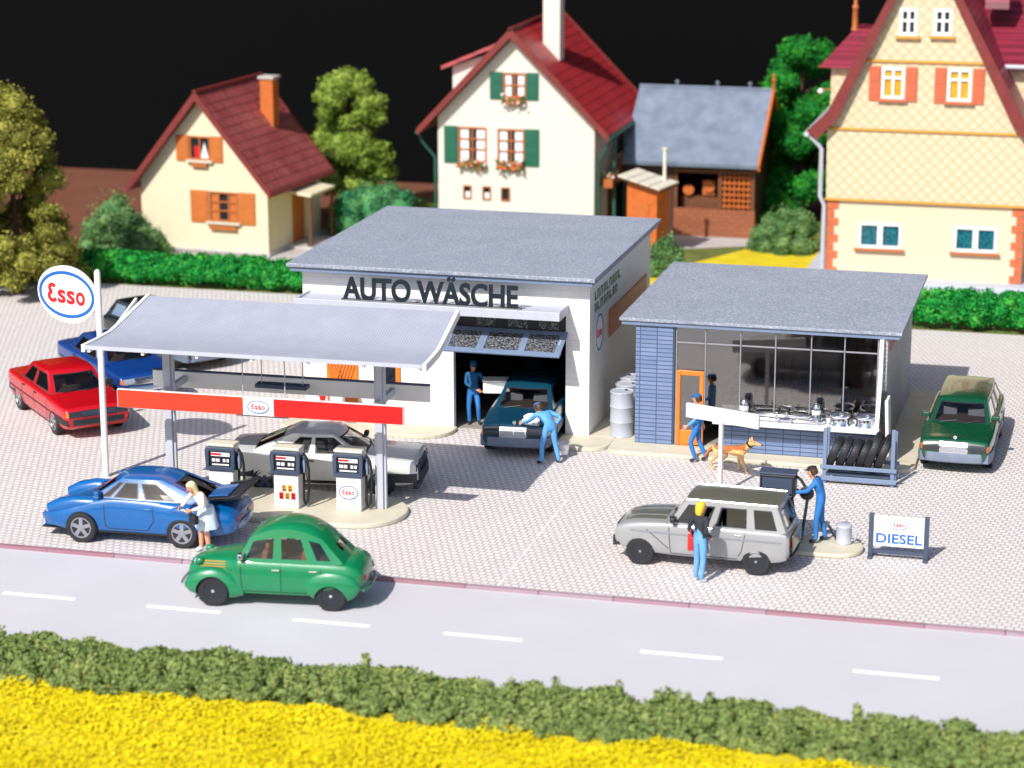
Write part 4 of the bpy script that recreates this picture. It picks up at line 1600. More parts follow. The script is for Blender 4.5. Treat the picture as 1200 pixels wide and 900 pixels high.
def build_people():
    ov = dict(top=M['overall'], legs=M['overall'], shoe=M['shoe'])
    # pump attendant filling the diesel car: leaning forward, one arm out to the hose
    person('person in blue overalls and dark cap reaching for the black diesel pump hose', (-5.72, 48.28), 178,
           dict(pel=(-.06, 0, .92), bel=(-.02, 0, 1.08), che=(.06, 0, 1.27), nec=(.14, 0, 1.43), hea=(.2, 0, 1.56), ls=(.1, .17, 1.37), rs=(.1, -.17, 1.37),
                le=(.26, .24, 1.18), lw=(.52, .22, 1.14), re=(.0, -.22, 1.1), rw=(.05, -.2, .86), lk=(.06, .11, .49), rk=(-.02, -.12, .49), la=(.05, .12, .09), ra=(-.12, -.13, .09),
                lt=(.2, .14, .035), rt=(.02, -.16, .035)), dict(ov, cap=M['cap_dark'], hair=M['brown_hair']), face=(0, 8, 0), z=.1, k=1.0)
    # customer beside the light hatchback
    t, J, b = person('person with yellow hair, dark jacket and light jeans carrying a red bag', (-7.8, 45.35), 62,
                     dict(lw=(.12, .22, .95), le=(-.08, .24, 1.12), re=(-.1, -.22, 1.13), rw=(.1, -.2, .98), lk=(.03, .09, .49), rk=(.0, -.09, .49), ra=(-.06, -.09, .09), rt=(.1, -.11, .035)),
                     dict(top=M['jacket'], legs=M['jeans'], shoe=M['shoe_white'], hair=M['yellow_hair'], long=.02), k=1.0, face=(-20, 4, 0), slim=.92)
    bag = MB()
    bag.loft([[(x, -.05, z) for x, z in q] if False else [(x, y, z) for x, z in q] for y, q in ((-.06, ((-.17, 0), (.17, 0), (.13, .30), (-.13, .30))), (.06, ((-.15, .0), (.15, 0), (.12, .3), (-.12, .3))))])
    o = thing('handbag', 'red shoulder bag hanging at the hip of the yellow-haired person', 'bag', (-8.02, 45.47, .66), R(100))
    bag.build('bag_body', M['bag_red'], o, bevel=.03)
    MB().tube([(-.11, 0, .29), (-.08, .0, .48), (.0, 0, .55), (.08, 0, .48), (.11, 0, .29)], .012, 6).build('strap', M['bag_red'], o, smooth=50)
    # woman by the open blue sports car
    t, J, b = person('person with long blonde hair and pale blue dress bending beside the blue sports car', (-18.35, 44.62), 232,
                     dict(pel=(-.06, 0, .92), bel=(.0, 0, 1.07), che=(.1, 0, 1.24), nec=(.2, 0, 1.38), hea=(.29, 0, 1.49), ls=(.14, .16, 1.34), rs=(.14, -.16, 1.34),
                          le=(.16, .26, 1.1), lw=(.36, .1, 1.02), re=(.2, -.34, 1.14), rw=(.42, -.22, 1.04), lk=(.0, .08, .48), rk=(.03, -.09, .48), la=(-.05, .08, .09), ra=(.03, -.1, .09)),
                     dict(top=M['cardigan'], legs=M['dress'], shoe=M['shoe_white'], shin=M['skin'], hair=M['blonde'], long=.16, skirt=(1.02, .55, .15, .24), skirtmat=M['dress']),
                     face=(0, 24, 0), k=1.0, slim=.86)
    o = thing('handbag', 'small black handbag held by the person in the pale dress', 'bag', (-18.44, 44.26, .74), R(232))
    MB().box(-.06, .06, -.13, .13, 0, .2).build('bag_body', M['bag_black'], o, bevel=.03)
    MB().tube([(0, -.09, .19), (0, -.06, .28), (0, .06, .28), (0, .09, .19)], .01, 6).build('strap', M['bag_black'], o, smooth=50)
    # washing the car's nose
    person('person in light blue overalls bending to polish the teal car in the wash doorway', (-12.82, 52.95), 138,
           dict(pel=(-.12, 0, .88), bel=(.02, 0, 1.0), che=(.2, 0, 1.1), nec=(.36, 0, 1.18), hea=(.47, 0, 1.25), ls=(.27, .18, 1.17), rs=(.27, -.18, 1.17),
                le=(.46, .26, .98), lw=(.7, .3, .88), re=(.06, -.36, 1.06), rw=(.04, -.2, .92), lk=(.08, .16, .48), rk=(-.02, -.15, .47), la=(.02, .2, .09), ra=(-.12, -.19, .09), lt=(.17, .23, .035), rt=(.03, -.22, .035)),
           dict(top=M['overall_light'], legs=M['overall_light'], shoe=M['shoe'], cap=M['cap_blue'], hair=M['brown_hair']), face=(0, 28, 0), k=1.03)
    # helper in the doorway with a white box
    person('person in dark blue overalls carrying a white box inside the wash doorway', (-15.54, 55.93), -72,
           dict(le=(.08, .3, 1.14), lw=(.3, .38, 1.07), re=(.1, -.2, 1.14), rw=(.32, .08, 1.02), lk=(.2, .12, .52), la=(.1, .14, .13), lt=(.25, .16, .08), rk=(.03, -.12, .49)),
           dict(top=M['overall_dark'], legs=M['overall'], shoe=M['shoe'], cap=M['cap_blue'], hair=M['brown_hair']), face=(10, 18, 0), k=.97)
    # at the shop door, mostly behind the white board
    person('person in blue trousers walking past the orange shop door with head behind the white board', (-9.42, 54.02), 172,
           dict(lk=(.14, .1, .5), la=(-.0, .1, .1), lt=(.15, .12, .04), rk=(-.02, -.1, .49), ra=(-.22, -.1, .12), rt=(-.08, -.12, .04), lw=(.18, .24, .96), rw=(-.06, -.26, .92)),
           dict(top=M['overall_light'], legs=M['overall'], shoe=M['shoe'], cap=M['cap_blue'], hair=M['brown_hair']), k=.98)


def build_dog():
    t = thing('dog', 'tan dog with dark collar walking along the shop plinth', 'dog', (-8.45, 53.45, 0), R(-14))
    V, E, Rr = [], [], []

    def ch(pts, start=None):
        prev = start
        for p, r in pts:
            V.append(p)
            Rr.append(r)
            if prev is not None:
                E.append((prev, len(V) - 1))
            prev = len(V) - 1
        return prev
    pel = ch([((-.34, 0, .52), (.10, .11))])
    b1 = ch([((-.12, 0, .50), (.09, .10))], pel)
    chs = ch([((.14, 0, .49), (.115, .145))], b1)
    sh = ch([((.26, 0, .55), (.09, .12))], chs)
    nk = ch([((.38, 0, .66), (.07, .075)), ((.46, 0, .735), (.075, .075))], sh)
    mz = ch([((.555, 0, .73), (.055, .05)), ((.66, 0, .70), (.034, .03)), ((.69, 0, .70), (.026, .024))], nk)
    for s, dx in ((1, .1), (-1, -.08)):
        ch([((-.36 + dx * .4, s * .085, .44), .085), ((-.28 + dx, s * .09, .33), .056), ((-.42 + dx, s * .09, .19), .033), ((-.39 + dx, s * .09, .05), .027), ((-.32 + dx, s * .09, .03), .032)], pel)
    for s, dx in ((1, -.1), (-1, .14)):
        ch([((.2 + dx * .3, s * .085, .42), .06), ((.18 + dx * .7, s * .09, .29), .042), ((.22 + dx, s * .09, .15), .03), ((.22 + dx * 1.1, s * .09, .05), .026), ((.28 + dx * 1.1, s * .09, .028), .032)], chs)
    ch([((-.45, 0, .53), .045), ((-.58, 0, .42), .036), ((-.66, 0, .30), .038), ((-.72, 0, .22), .018)], pel)
    mb = skin_mesh(V, E, Rr, 0, 2)
    for s in (1, -1):
        mb.loft([[(.445 + a, s * .05 + b, .77) for a, b in ((-.03, -.025), (.025, -.02), (.025, .02), (-.03, .025))], [(.435 + a, s * .058 + b, .82) for a, b in ((-.02, -.016), (.014, -.012), (.014, .012), (-.02, .016))], [(.43, s * .062, .87)] * 4])
        mb.ell((.535, s * .042, .765), (.011, .009, .011), 8, 6)
    mb.ell((.71, 0, .71), (.016, .02, .016), 8, 6)
    tan, back, dk = plain('dog_tan', rgb(214, 170, 110), .85, var=.15, scale=6, bump=.2), plain('dog_rust', rgb(168, 96, 44), .85, var=.2, scale=6, bump=.2), M['dark']
    for i, f in enumerate(mb.f):
        c = sum((Vector(mb.v[j]) for j in f), Vector()) / len(f)
        if c.z > .5 + .05 * math.sin(c.x * 9) and c.x < .34 or c.x < -.5:
            mb.m[i] = 1
        if c.x > .685 and c.z > .69:
            mb.m[i] = 2
        if (abs(c.x - .535) < .02 and abs(abs(c.y) - .045) < .012 and abs(c.z - .765) < .02):
            mb.m[i] = 2
    mb.build('body', [tan, back, dk], t, smooth=60)
    m = MB()
    m.lathe([(.088, -.02), (.094, 0), (.088, .02)], (0, 0, 0), 'z', 16)
    m.xf(Matrix.Translation((.405, 0, .685)) @ Matrix.Rotation(R(42), 4, 'Y'))
    m.build('collar', M['black'], t, smooth=50)
    t.scale = (1.05, 1.05, 1.05)
# ------------------------------------------------------------------ the filling station
def rounded(x0, x1, y0, y1, r, n=8):
    rr = r if isinstance(r, (list, tuple)) else [r] * 4         # corners: (x1,y1) (x0,y1) (x0,y0) (x1,y0)
    pts = []
    for (cx, cy, a0, q) in ((x1 - rr[0], y1 - rr[0], 0, rr[0]), (x0 + rr[1], y1 - rr[1], 90, rr[1]), (x0 + rr[2], y0 + rr[2], 180, rr[2]), (x1 - rr[3], y0 + rr[3], 270, rr[3])):
        if q <= 0:
            pts.append((cx, cy))
        else:
            for i in range(n + 1):
                a = R(a0 + 90 * i / n)
                pts.append((cx + q * math.cos(a), cy + q * math.sin(a)))
    return pts


def corrugated():
    t = NT('corrugated_canopy')
    tc = t.n('ShaderNodeTexCoord')
    w = t.n('ShaderNodeTexWave')
    w.bands_direction = 'X'
    w.inputs['Scale'].default_value = 5.2
    t.l(tc.outputs['Object'], w.inputs['Vector'])
    f = t.noise(tc.outputs['Object'], 2., 3)
    c = t.mix(.35, t.ramp(w.outputs['Fac'], [(.2, rgb(152, 155, 170)), (.8, rgb(172, 174, 187))]), t.ramp(f, [(.3, rgb(148, 152, 168)), (.7, rgb(172, 174, 188))]))
    t.pbsdf(c, .5, normal=t.bump(w.outputs['Fac'], .3, .02))
    return t.m


def mesh_screen():
    t = NT('wire_mesh_window')
    v = t.coords('Object')
    f = t.noise(v, 24, 2, .7)
    c = t.ramp(f, [(.45, rgb(30, 32, 36)), (.7, rgb(150, 154, 160))])
    t.pbsdf(c, .5)
    return t.m


def car_wash():
    X0, Y0 = -16.1, 55.3
    t = thing('car_wash', 'white car wash hall with flat grey roof and open garage door', 'building', (X0, Y0, 0))
    w = MB()
    w.box(-3.75, .22, 0, .2, .0, 3.97).box(3.12, 3.72, 0, .2, 0, 3.97).box(.22, 3.12, 0, .2, 3.12, 3.97)
    w.box(-3.75, -3.55, .2, 7.4, 0, 3.97).box(3.52, 3.72, .2, 7.4, 0, 3.97).box(-3.75, 3.72, 7.4, 7.6, 0, 3.97)
    w.build('wall', M['wash_wall'], t)
    w = MB()
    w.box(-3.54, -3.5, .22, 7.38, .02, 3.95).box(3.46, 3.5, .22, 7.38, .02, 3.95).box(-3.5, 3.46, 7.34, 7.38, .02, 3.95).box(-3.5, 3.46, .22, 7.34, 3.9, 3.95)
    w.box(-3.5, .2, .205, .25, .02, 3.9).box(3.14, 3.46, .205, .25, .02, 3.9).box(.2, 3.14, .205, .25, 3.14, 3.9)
    w.build('painted_shade_lining', M['interior'], t)  # near-black lining added to paint the hall's inside shade
    MB().box(-3.5, 3.46, .25, 7.34, .012, .03).build('floor', M['room'], t)
    m = MB()
    for x in (.9, 2.6):
        m = MB().lathe([(.28, .3), (.34, .5), (.34, 1.9), (.28, 2.1)], (x, 5.6, 0), 'z', 20)
        m.build('wash_brush', M['slate'], t, smooth=40)
    MB().box(.3, 3.2, 5.5, 5.7, 2.3, 2.45).build('wash_gantry', M['slate'], t)
    rf = MB()
    rf.box(-4.0, 3.95, -.5, 7.95, 4.1, 4.2, 0)
    o = rf.build('roof', M['felt'], t, bevel=.02)
    MB().box(-3.93, 3.88, -.43, 7.88, 3.98, 4.098).build('fascia', M['bluegrey'], o, bevel=.012)
    pl = MB()
    pl.prism(rounded(-4.1, .32, -1.05, -.002, [0, 0, .3, .8]), .0, .1, 'z')
    pl.prism(rounded(-4.1, -3.752, 0.0, 7.9, [0, .3, 0, 0]), 0, .1, 'z')
    pl.prism(rounded(3.06, 4.4, -1.1, -.002, [0, 0, .3, .55]), 0, .1, 'z')
    pl.prism(rounded(3.722, 4.4, 0.0, 7.9, [.3, 0, 0, 0]), 0, .1, 'z')
    pl.build('plinth', M['beige'], t, bevel=.02)
    aw = MB()
    aw.box(-3.55, 3.14, -.92, -.002, 3.3, 3.38)
    aw.box(-3.6, 3.19, -.98, -.92, 3.2, 3.42)
    aw.box(-3.6, -3.55, -.92, -.004, 3.2, 3.42).box(3.14, 3.19, -.92, -.004, 3.2, 3.42)
    aw.build('awning', M['grey'], t, bevel=.012)
    lt = text_mb('AUTO WÄSCHE', .78, .07, .76, .02)
    xs = [p[0] for p in lt.v]
    k = 4.5 / (max(xs) - min(xs))
    lt.v = [(p[0] * k, p[1], p[2]) for p in lt.v]
    place(lt, -.12, -.86, 3.455)
    b = lt.build('sign_lettering', M['letter'], t)
    MB().tube([(-2.42, -.86, 3.42), (2.2, -.86, 3.42)], .045, 8).build('letter_rail', M['letter'], b)
    # up-and-over door: lower leaf tilted out, upper leaf still in the opening
    d = MB()
    L, wd = 1.02, 3.02
    d.box(0, wd, 0, .05, 0, .16).box(0, wd, 0, .05, L - .14, L)
    for x0, x1 in ((0, .16), (.87, 1.06), (1.93, 2.1), (2.86, wd)):
        d.box(x0, x1, .0, .05, .16, L - .14)
    g = MB()
    for x0, x1 in ((.16, .87), (1.06, 1.93), (2.1, 2.86)):
        g.box(x0, x1, .018, .032, .16, L - .14)
    mt = Matrix.Translation((.16, -.98, 2.32)) @ Matrix.Rotation(R(-66), 4, 'X')
    o = d.xf(mt).build('garage_door', M['bluegrey'], t, bevel=.01)
    scr = mesh_screen()
    g.xf(mt).build('door_window', scr, o)
    d = MB()
    d.box(.24, 3.1, .09, .13, 2.66, 3.1)
    o2 = d.build('upper_door_leaf', M['dark'], t)
    for x0 in (.8, 1.62, 2.42):
        MB().box(x0, x0 + .5, .07, .089, 2.74, 3.0).build('door_window', scr, o2)
    for x in (.26, 3.08):
        MB().tube([(x, .1, 2.7), (x, -.55, 2.52)], .025, 6).build('door_arm', M['grey'], t)
    # orange door and narrow window beside it, seen under the canopy
    dr = MB()
    dr.box(-3.14, -2.3, -.04, -.004, .1, 2.05, 0)
    o = dr.build('side_door', M['orange'], t, bevel=.01)
    pn = MB()
    for z0, z1 in ((.25, .95), (1.05, 1.9)):
        for k in range(9):
            a = (k - 4) * .085
            pn.box(-2.74 + a - .012, -2.74 + a + .012, -.06, -.042, z0, z1, 0, ry=R(-18 if a < 0 else 18))
    pn.build('door_slats', M['orange_wood'], o)
    MB().box(-1.86, -1.18, -.05, -.004, .95, 2.05).build('window_frame', M['orange'], t, bevel=.008)
    MB().box(-1.74, -1.3, -.062, -.051, 1.06, 1.95).build('window_pane', M['pane_dark'], [c for c in t.children if c.name.startswith('window_frame')][0])
    # notices on the side wall
    x = 3.724
    lines = MB()
    for z0, z1, n, k0 in ((3.42, 3.66, 9, 0), (3.12, 3.34, 8, 3)):
        y = .55
        for i in range(n):
            wl = .24 + .05 * ((i * 7 + k0) % 3)
            if (i * 5 + k0) % 4 == 0:
                lines.box(x, x + .008, y, y + wl * .35, z0, z1)
                lines.box(x, x + .008, y + wl * .5, y + wl * .8, z0, z0 + .06)
            else:
                lines.box(x, x + .008, y, y + .06, z0, z1)
                lines.box(x, x + .008, y + .08, y + wl * .8, z1 - .06, z1)
                lines.box(x, x + .008, y + wl * .62, y + wl * .8, z0, z1 - .08)
            y += wl + .06
    lines.build('wall_lettering', M['green_text'], t)
    MB().box(x, x + .03, 2.2, 7.0, 2.12, 2.82).build('wall_panel', M['orange_wood'], t, bevel=.008)
    badge('wall_badge', t, .46, .5, x + .01, 1.05, 2.52, R(90))
    return t


def shop():
    X0, Y0 = -8.1, 55.0
    t = thing('station_shop', 'grey roofed station shop with blue-grey tiles and wide display window', 'building', (X0, Y0, 0))
    w = MB()
    w.box(-3.05, -2.13, 0, .22, .1, 3.08)
    w.build('tiled_pillar', M['tile'], t)
    MB().box(-2.128, -2.08, .02, .2, .1, 3.08).build('pillar_edge', M['slate'], t)
    w = MB()
    w.box(-3.05, -2.9, .22, 6.7, .1, 3.08).box(2.92, 3.06, -.0, 6.7, .1, 3.08).box(-2.9, 2.92, 6.55, 6.7, .1, 3.08)
    w.build('wall', M['shop_wall'], t)
    MB().box(-2.88, 2.9, .25, 6.5, .1, .125).build('floor', M['room'], t)
    w = MB()
    w.box(-2.89, -2.86, .25, 6.5, .13, 3.06).box(2.87, 2.9, .25, 6.5, .13, 3.06).box(-2.86, 2.87, 6.48, 6.53, .13, 3.06).box(-2.86, 2.87, 3.0, 3.06, .13, 3.06)
    w.box(-2.859, 2.869, 2.9, 2.96, .13, 2.998)  # partition added close behind the glass so the panes show a lit wall
    w.build('partition', M['room'], t)
    MB().box(-3.45, 3.4, -.12, 6.95, 3.19, 3.27).build('roof', M['felt'], t, bevel=.015)
    r = [c for c in t.children if c.name.startswith('roof')][0]
    MB().box(-3.4, 3.35, -.07, 6.9, 3.085, 3.188).build('fascia', M['bluegrey'], r, bevel=.012)
    pl = MB()
    pl.prism(rounded(-3.6, 3.85, -.85, 7.0, [.3, .3, .3, .55]), 0, .1, 'z')
    pl.build('plinth', M['beige'], t, bevel=.02)
    # window wall: frame, panes
    xs = [-2.08, -1.33, -.47, .38, 1.24, 2.04, 2.86]
    fr = MB()
    for i, x in enumerate(xs[1:-1]):
        fr.box(x - .015, x + .015, .02, .08, 1.03, 3.08)
    fr.box(-2.06, -2.03, .02, .08, .1, 3.08).box(2.82, 2.86, .02, .08, 1.03, 3.08)
    for a, b in zip(xs[:-1], xs[1:]):
        fr.box(a + .022, b - .022, .025, .075, 2.68, 2.715)
    o = fr.build('window_frame', M['mullion'], t, bevel=.004)
    for i, (a, b) in enumerate(zip(xs[:-1], xs[1:])):
        z0 = 2.02 if i == 0 else 1.03
        MB().box(a + .02, b - .02, .045, .055, z0, 3.07).build('window_pane', M['shop_glass'], o)
    MB().box(-1.31, 2.86, .03, .09, .96, 1.03).build('window_sill', M['white'], o)
    # orange glazed door
    d = MB()
    d.box(-2.03, -1.93, .0, .07, .12, 2.0).box(-1.45, -1.35, 0, .07, .12, 2.0).box(-1.93, -1.45, 0, .07, 1.88, 2.0).box(-1.93, -1.45, 0, .07, .12, .5)
    o = d.build('shop_door', M['orange'], t, bevel=.015)
    MB().box(-1.93, -1.45, .03, .04, .5, 1.88).build('door_pane', M['shop_glass'], o)
    MB().box(-1.47, -1.43, -.06, 0, 1.0, 1.18).build('door_handle', M['chrome'], o, bevel=.01)
    # counter shelf over a tiled low wall
    MB().box(-1.0, 3.0, -.72, -.002, .9, 1.0).build('display_shelf', M['white'], t, bevel=.01)
    MB().box(-.9, 2.9, -.24, -.002, .1, .898).build('tiled_low_wall', M['tile'], t)
    fin = MB()
    fin.prism([(-.002, 3.08), (-.002, 1.002), (-.68, 1.002), (-.5, 1.35), (-.32, 1.8), (-.2, 2.3), (-.14, 3.08)], 2.88, 2.98, 'x')
    fin.build('side_fin', M['white'], t, bevel=.01)
    # inside: chimney breast, shelves and goods
    MB().box(2.2, 2.75, .8, 1.4, .13, 2.9).build('brick_pier', M['red_brick'], t)
    for x0, c, h in ((-1.2, 'overall_dark', 1.5), (-.35, 'dark', 1.9), (.55, 'slate', 2.0), (1.35, 'overall_dark', 1.45)):
        s = MB()
        for z in (.7, 1.05, 1.4):
            s.box(x0, x0 + .7, 1.6, 1.95, z, z + .03)
        s.box(x0, x0 + .03, 1.6, 1.95, .13, h).box(x0 + .67, x0 + .7, 1.6, 1.95, .13, h)
        o = s.build('goods_shelf', M['dark'], t)
        for i in range(8):
            z = (.73, 1.08, 1.43)[i % 3]
            xx = x0 + .06 + .17 * (i // 3)
            if z + .2 < h + .15:
                MB().box(xx, xx + .13, 1.62, 1.8, z, z + .12 + .1 * (i % 2)).build('carton', M[('red', 'overall', 'offwhite', 'ochre', c)[(i + int(x0 * 3)) % 5]], o)
    MB().box(-1.9, -1.0, 2.2, 2.7, .13, 1.1).build('sales_counter', M['red_brick'], t, bevel=.01)
    # red lettering strip on the side wall
    m = MB()
    y = .55
    for i in range(9):
        m.box(3.062, 3.07, y, y + .05, 2.62, 2.92).box(3.062, 3.07, y + .05, y + .2, 2.62 + .12 * (i % 3), 2.68 + .12 * (i % 3))
        y += .3
    m.build('wall_lettering', M['sign_red'], t)
    # ---- goods outside
    th = thing('price_board', 'white board leaning on the right wall of the shop', 'board', (-4.94, 54.75, .1), R(90))
    MB().box(-.28, .28, -.05, .03, .0, 1.6, rx=R(-3)).build('panel', M['white'], th, bevel=.015)
    MB().box(-.22, .3, .035, .06, .0, 1.68, rx=R(-3)).build('backing', M['dark'], th)
    for x, lab in ((-6.07, 'chrome wheel rim on the white shelf, left of the pair'), (-5.45, 'chrome wheel rim on the white shelf beside the white fin, right of the pair')):
        w = thing('wheel_rim', lab, 'wheel rim', (x, 54.62, 1.0), 0, 'chrome wheel rims on the shelf')
        MB().lathe([(.25, 0), (.26, .02), (.235, .06), (.23, .2), (.26, .24), (.25, .27), (.21, .25), (.2, .08)], (0, 0, 0), 'z', 28).build('barrel', M['chrome'], w, smooth=35)
        m = MB()
        for k in range(5):
            m.merge(MB().box(-.03, .03, 0, .2, .13, .17).xf(Matrix.Rotation(2 * PI * k / 5, 4, 'Z')))
        m.cyl((0, 0, .11), .06, .08)
        m.build('spokes', M['silver'], w)
    for x, lab in ((-8.4, 'chrome polish can on the shelf, nearer the shop door'), (-6.65, 'chrome polish can on the shelf beside the wheel rims')):
        w = thing('polish_can', lab, 'can', (x, 54.72, 1.0), 0, 'chrome cans on the shelf')
        MB().lathe([(.13, 0), (.14, .01), (.14, .12), (.105, .16), (.105, .34), (.09, .42), (.05, .46), (.01, .47)], (0, 0, 0), 'z', 20).build('can_body', M['chrome'], w, smooth=40)
        MB().lathe([(.112, .2), (.112, .3)], (0, 0, 0), 'z', 20).build('can_label', M['white'], w, smooth=40)
    # chrome bumpers laid out for sale
    def bump(lab, x, y, L, rz, k):
        b = thing('chrome_bumper', lab, 'bumper', (x, y, 1.0), R(rz), 'chrome bumpers on the shelf')
        pts = [(-L / 2, .14, .07), (-L / 2 + .05, .03, .07), (-L / 4, -.02, .07), (L / 4, -.02, .07), (L / 2 - .05, .03, .07), (L / 2, .14, .07)]
        MB().tube(pts, .045, 10).build('bar', M['chrome'], b, smooth=50)
        for xx in ((-.12, .12) if k else (-L / 3, L / 3)):
            MB().box(xx - .03, xx + .03, -.09, .0, 0, .17 if k else .13).build('overrider', M['chrome'], b, bevel=.012)
    bump('long chrome bumper at the back of the shelf against the window', -7.5, 54.86, 1.3, 0, 1)
    bump('chrome bumper at the front edge of the shelf, nearer the door', -7.9, 54.48, 1.2, -4, 0)
    bump('chrome bumper at the front edge of the shelf, nearer the wheel rims', -6.9, 54.46, .95, 2, 0)
    return t


def tyre_rack():
    X0, Y0 = -5.42, 53.3
    t = thing('tyre_rack', 'blue-grey tyre rack standing on the paving before the shop', 'rack', (X0, Y0, 0))
    for x, y, h in ((-.8, -.22, 1.32), (.78, -.22, 1.38), (-.8, .34, 1.2), (.78, .34, 1.2)):
        MB().box(x - .045, x + .045, y - .045, y + .045, 0, h).build('post', M['bluegrey'], t, bevel=.008)
    for z0, z1, y in ((.36, .45, -.29), (.08, .19, -.29), (.36, .45, .41), (.08, .19, .41)):
        MB().box(-.9, .88, y - .025, y + .025, z0, z1).build('rail', M['bluegrey'], t, bevel=.008)
    MB().box(-.75, .73, -.26, .38, .2, .24).build('shelf', M['slate'], t)
    labs = ['black tyre in the rack, first from the left post', 'black tyre in the rack, second from the left post', 'black tyre in the rack, third from the left post',
            'black tyre in the rack, just left of the tallest tyre', 'tallest black tyre leaning in the rack', 'black tyre in the rack, nearest the right post']
    for i, (x, r, ti) in enumerate(((-.6, .39, 22), (-.37, .39, 21), (-.14, .38, 23), (.08, .37, 21), (.3, .47, 20), (.53, .44, 21))):
        w = .2
        m = MB()
        m.lathe([(r * .6, -w * .45), (r * .8, -w * .5), (r * .95, -w * .42), (r, -w * .25), (r, w * .25), (r * .95, w * .42), (r * .8, w * .5), (r * .6, w * .45)], axis='x', n=32)
        m.lathe([(r * .6, w * .45), (r * .57, 0), (r * .6, -w * .45)], axis='x', n=32, cap=False)
        for k in range(36):
            m.merge(MB().box(-w * .3, w * .3, -.012, .012, r - .004, r + .009).xf(Matrix.Rotation(2 * PI * k / 36, 4, 'X')))
        # open ring: drop the two disc caps of the outer lathe
        m.f, m.m = zip(*[(f, q) for f, q in zip(m.f, m.m) if len(f) <= 4])
        m.f, m.m = list(m.f), list(m.m)
        o = m.build('tyre', M['tyre'], None, smooth=40)
        o.location = (X0 + x, Y0 + .07 + (i % 2) * .02, .3 + r * math.cos(R(ti)) + w * .5 * math.sin(R(ti)))
        o.rotation_euler = (0, R(ti), 0)
        tag(o, labs[i], 'tyre', 'tyres in the rack')
    return t


def pump(loc, rz, label, front, hose=True):
    t = thing('fuel_pump', label, 'fuel pump', loc, rz, 'fuel pumps on the island')
    b = MB()
    b.box(-.29, .29, -.2, .2, 0, .78)
    b.box(-.31, .31, -.18, .2, .78, 1.36)
    b.build('cabinet', M['white'], t, bevel=.025)
    MB().box(-.33, .33, -.23, .19, 1.36, 1.42).build('cap', M['offwhite'], t, bevel=.015)
    fr = MB()
    fr.box(-.34, .34, -.25, -.182, .80, .89).box(-.34, .34, -.25, -.182, 1.26, 1.34).box(-.34, -.26, -.25, -.182, .89, 1.26).box(.26, .34, -.25, -.182, .89, 1.26)
    o = fr.build('display_frame', M['slate'], t, bevel=.015)
    MB().box(-.26, .26, -.2, -.183, .89, 1.26).build('display', M['dark'], o)
    dm = MB()
    dm.box(-.22, .22, -.207, -.201, 1.13, 1.22, 0).box(-.22, .02, -.209, -.2075, 1.15, 1.2, 1)
    for i, (x, z, w, h) in enumerate(((-.2, 1.0, .08, .07), (-.1, 1.0, .08, .07), (.06, 1.0, .06, .07), (.15, 1.0, .05, .07), (-.2, .92, .4, .03))):
        dm.box(x, x + w, -.207, -.201, z, z + h, 0)
    dm.build('counter_digits', [M['sign_white'], M['sign_red']], o)
    if front == 'badge':
        badge('oval_badge', t, .235, .17, .0, -.208, .44)
    elif front == 'cans':
        dc = MB()
        for i, (x, z, q) in enumerate(((-.09, .40, 0), (.05, .40, 0), (-.16, .22, 1), (-.02, .22, 0), (.12, .22, 1))):
            dc.box(x, x + .1, -.207, -.201, z, z + .155, q)
            dc.box(x + .02, x + .08, -.210, -.2075, z + .03, z + .06, 2)
            dc.box(x + .02, x + .06, -.210, -.2075, z + .09, z + .115, 2)
        dc.build('oil_can_picture', [M['pane_warm'], M['red'], M['dark']], t)
    if hose:
        MB().box(.312, .40, -.12, .1, .8, 1.2).build('nozzle_holder', M['dark'], t, bevel=.015)
        MB().tube([(.36, -.02, 1.28), (.46, -.05, 1.16), (.5, -.06, .9), (.5, -.06, .5), (.46, -.05, .16), (.4, -.04, .08), (.36, -.03, .18), (.36, 0, .6), (.36, 0, .82)], .03, 8).build('hose', M['black'], t, smooth=50)
        MB().tube([(.37, -.06, 1.2), (.42, -.14, 1.02), (.43, -.16, .86)], [.035, .03, .02], 8).build('nozzle', M['bluegrey'], t, smooth=50)
    return t


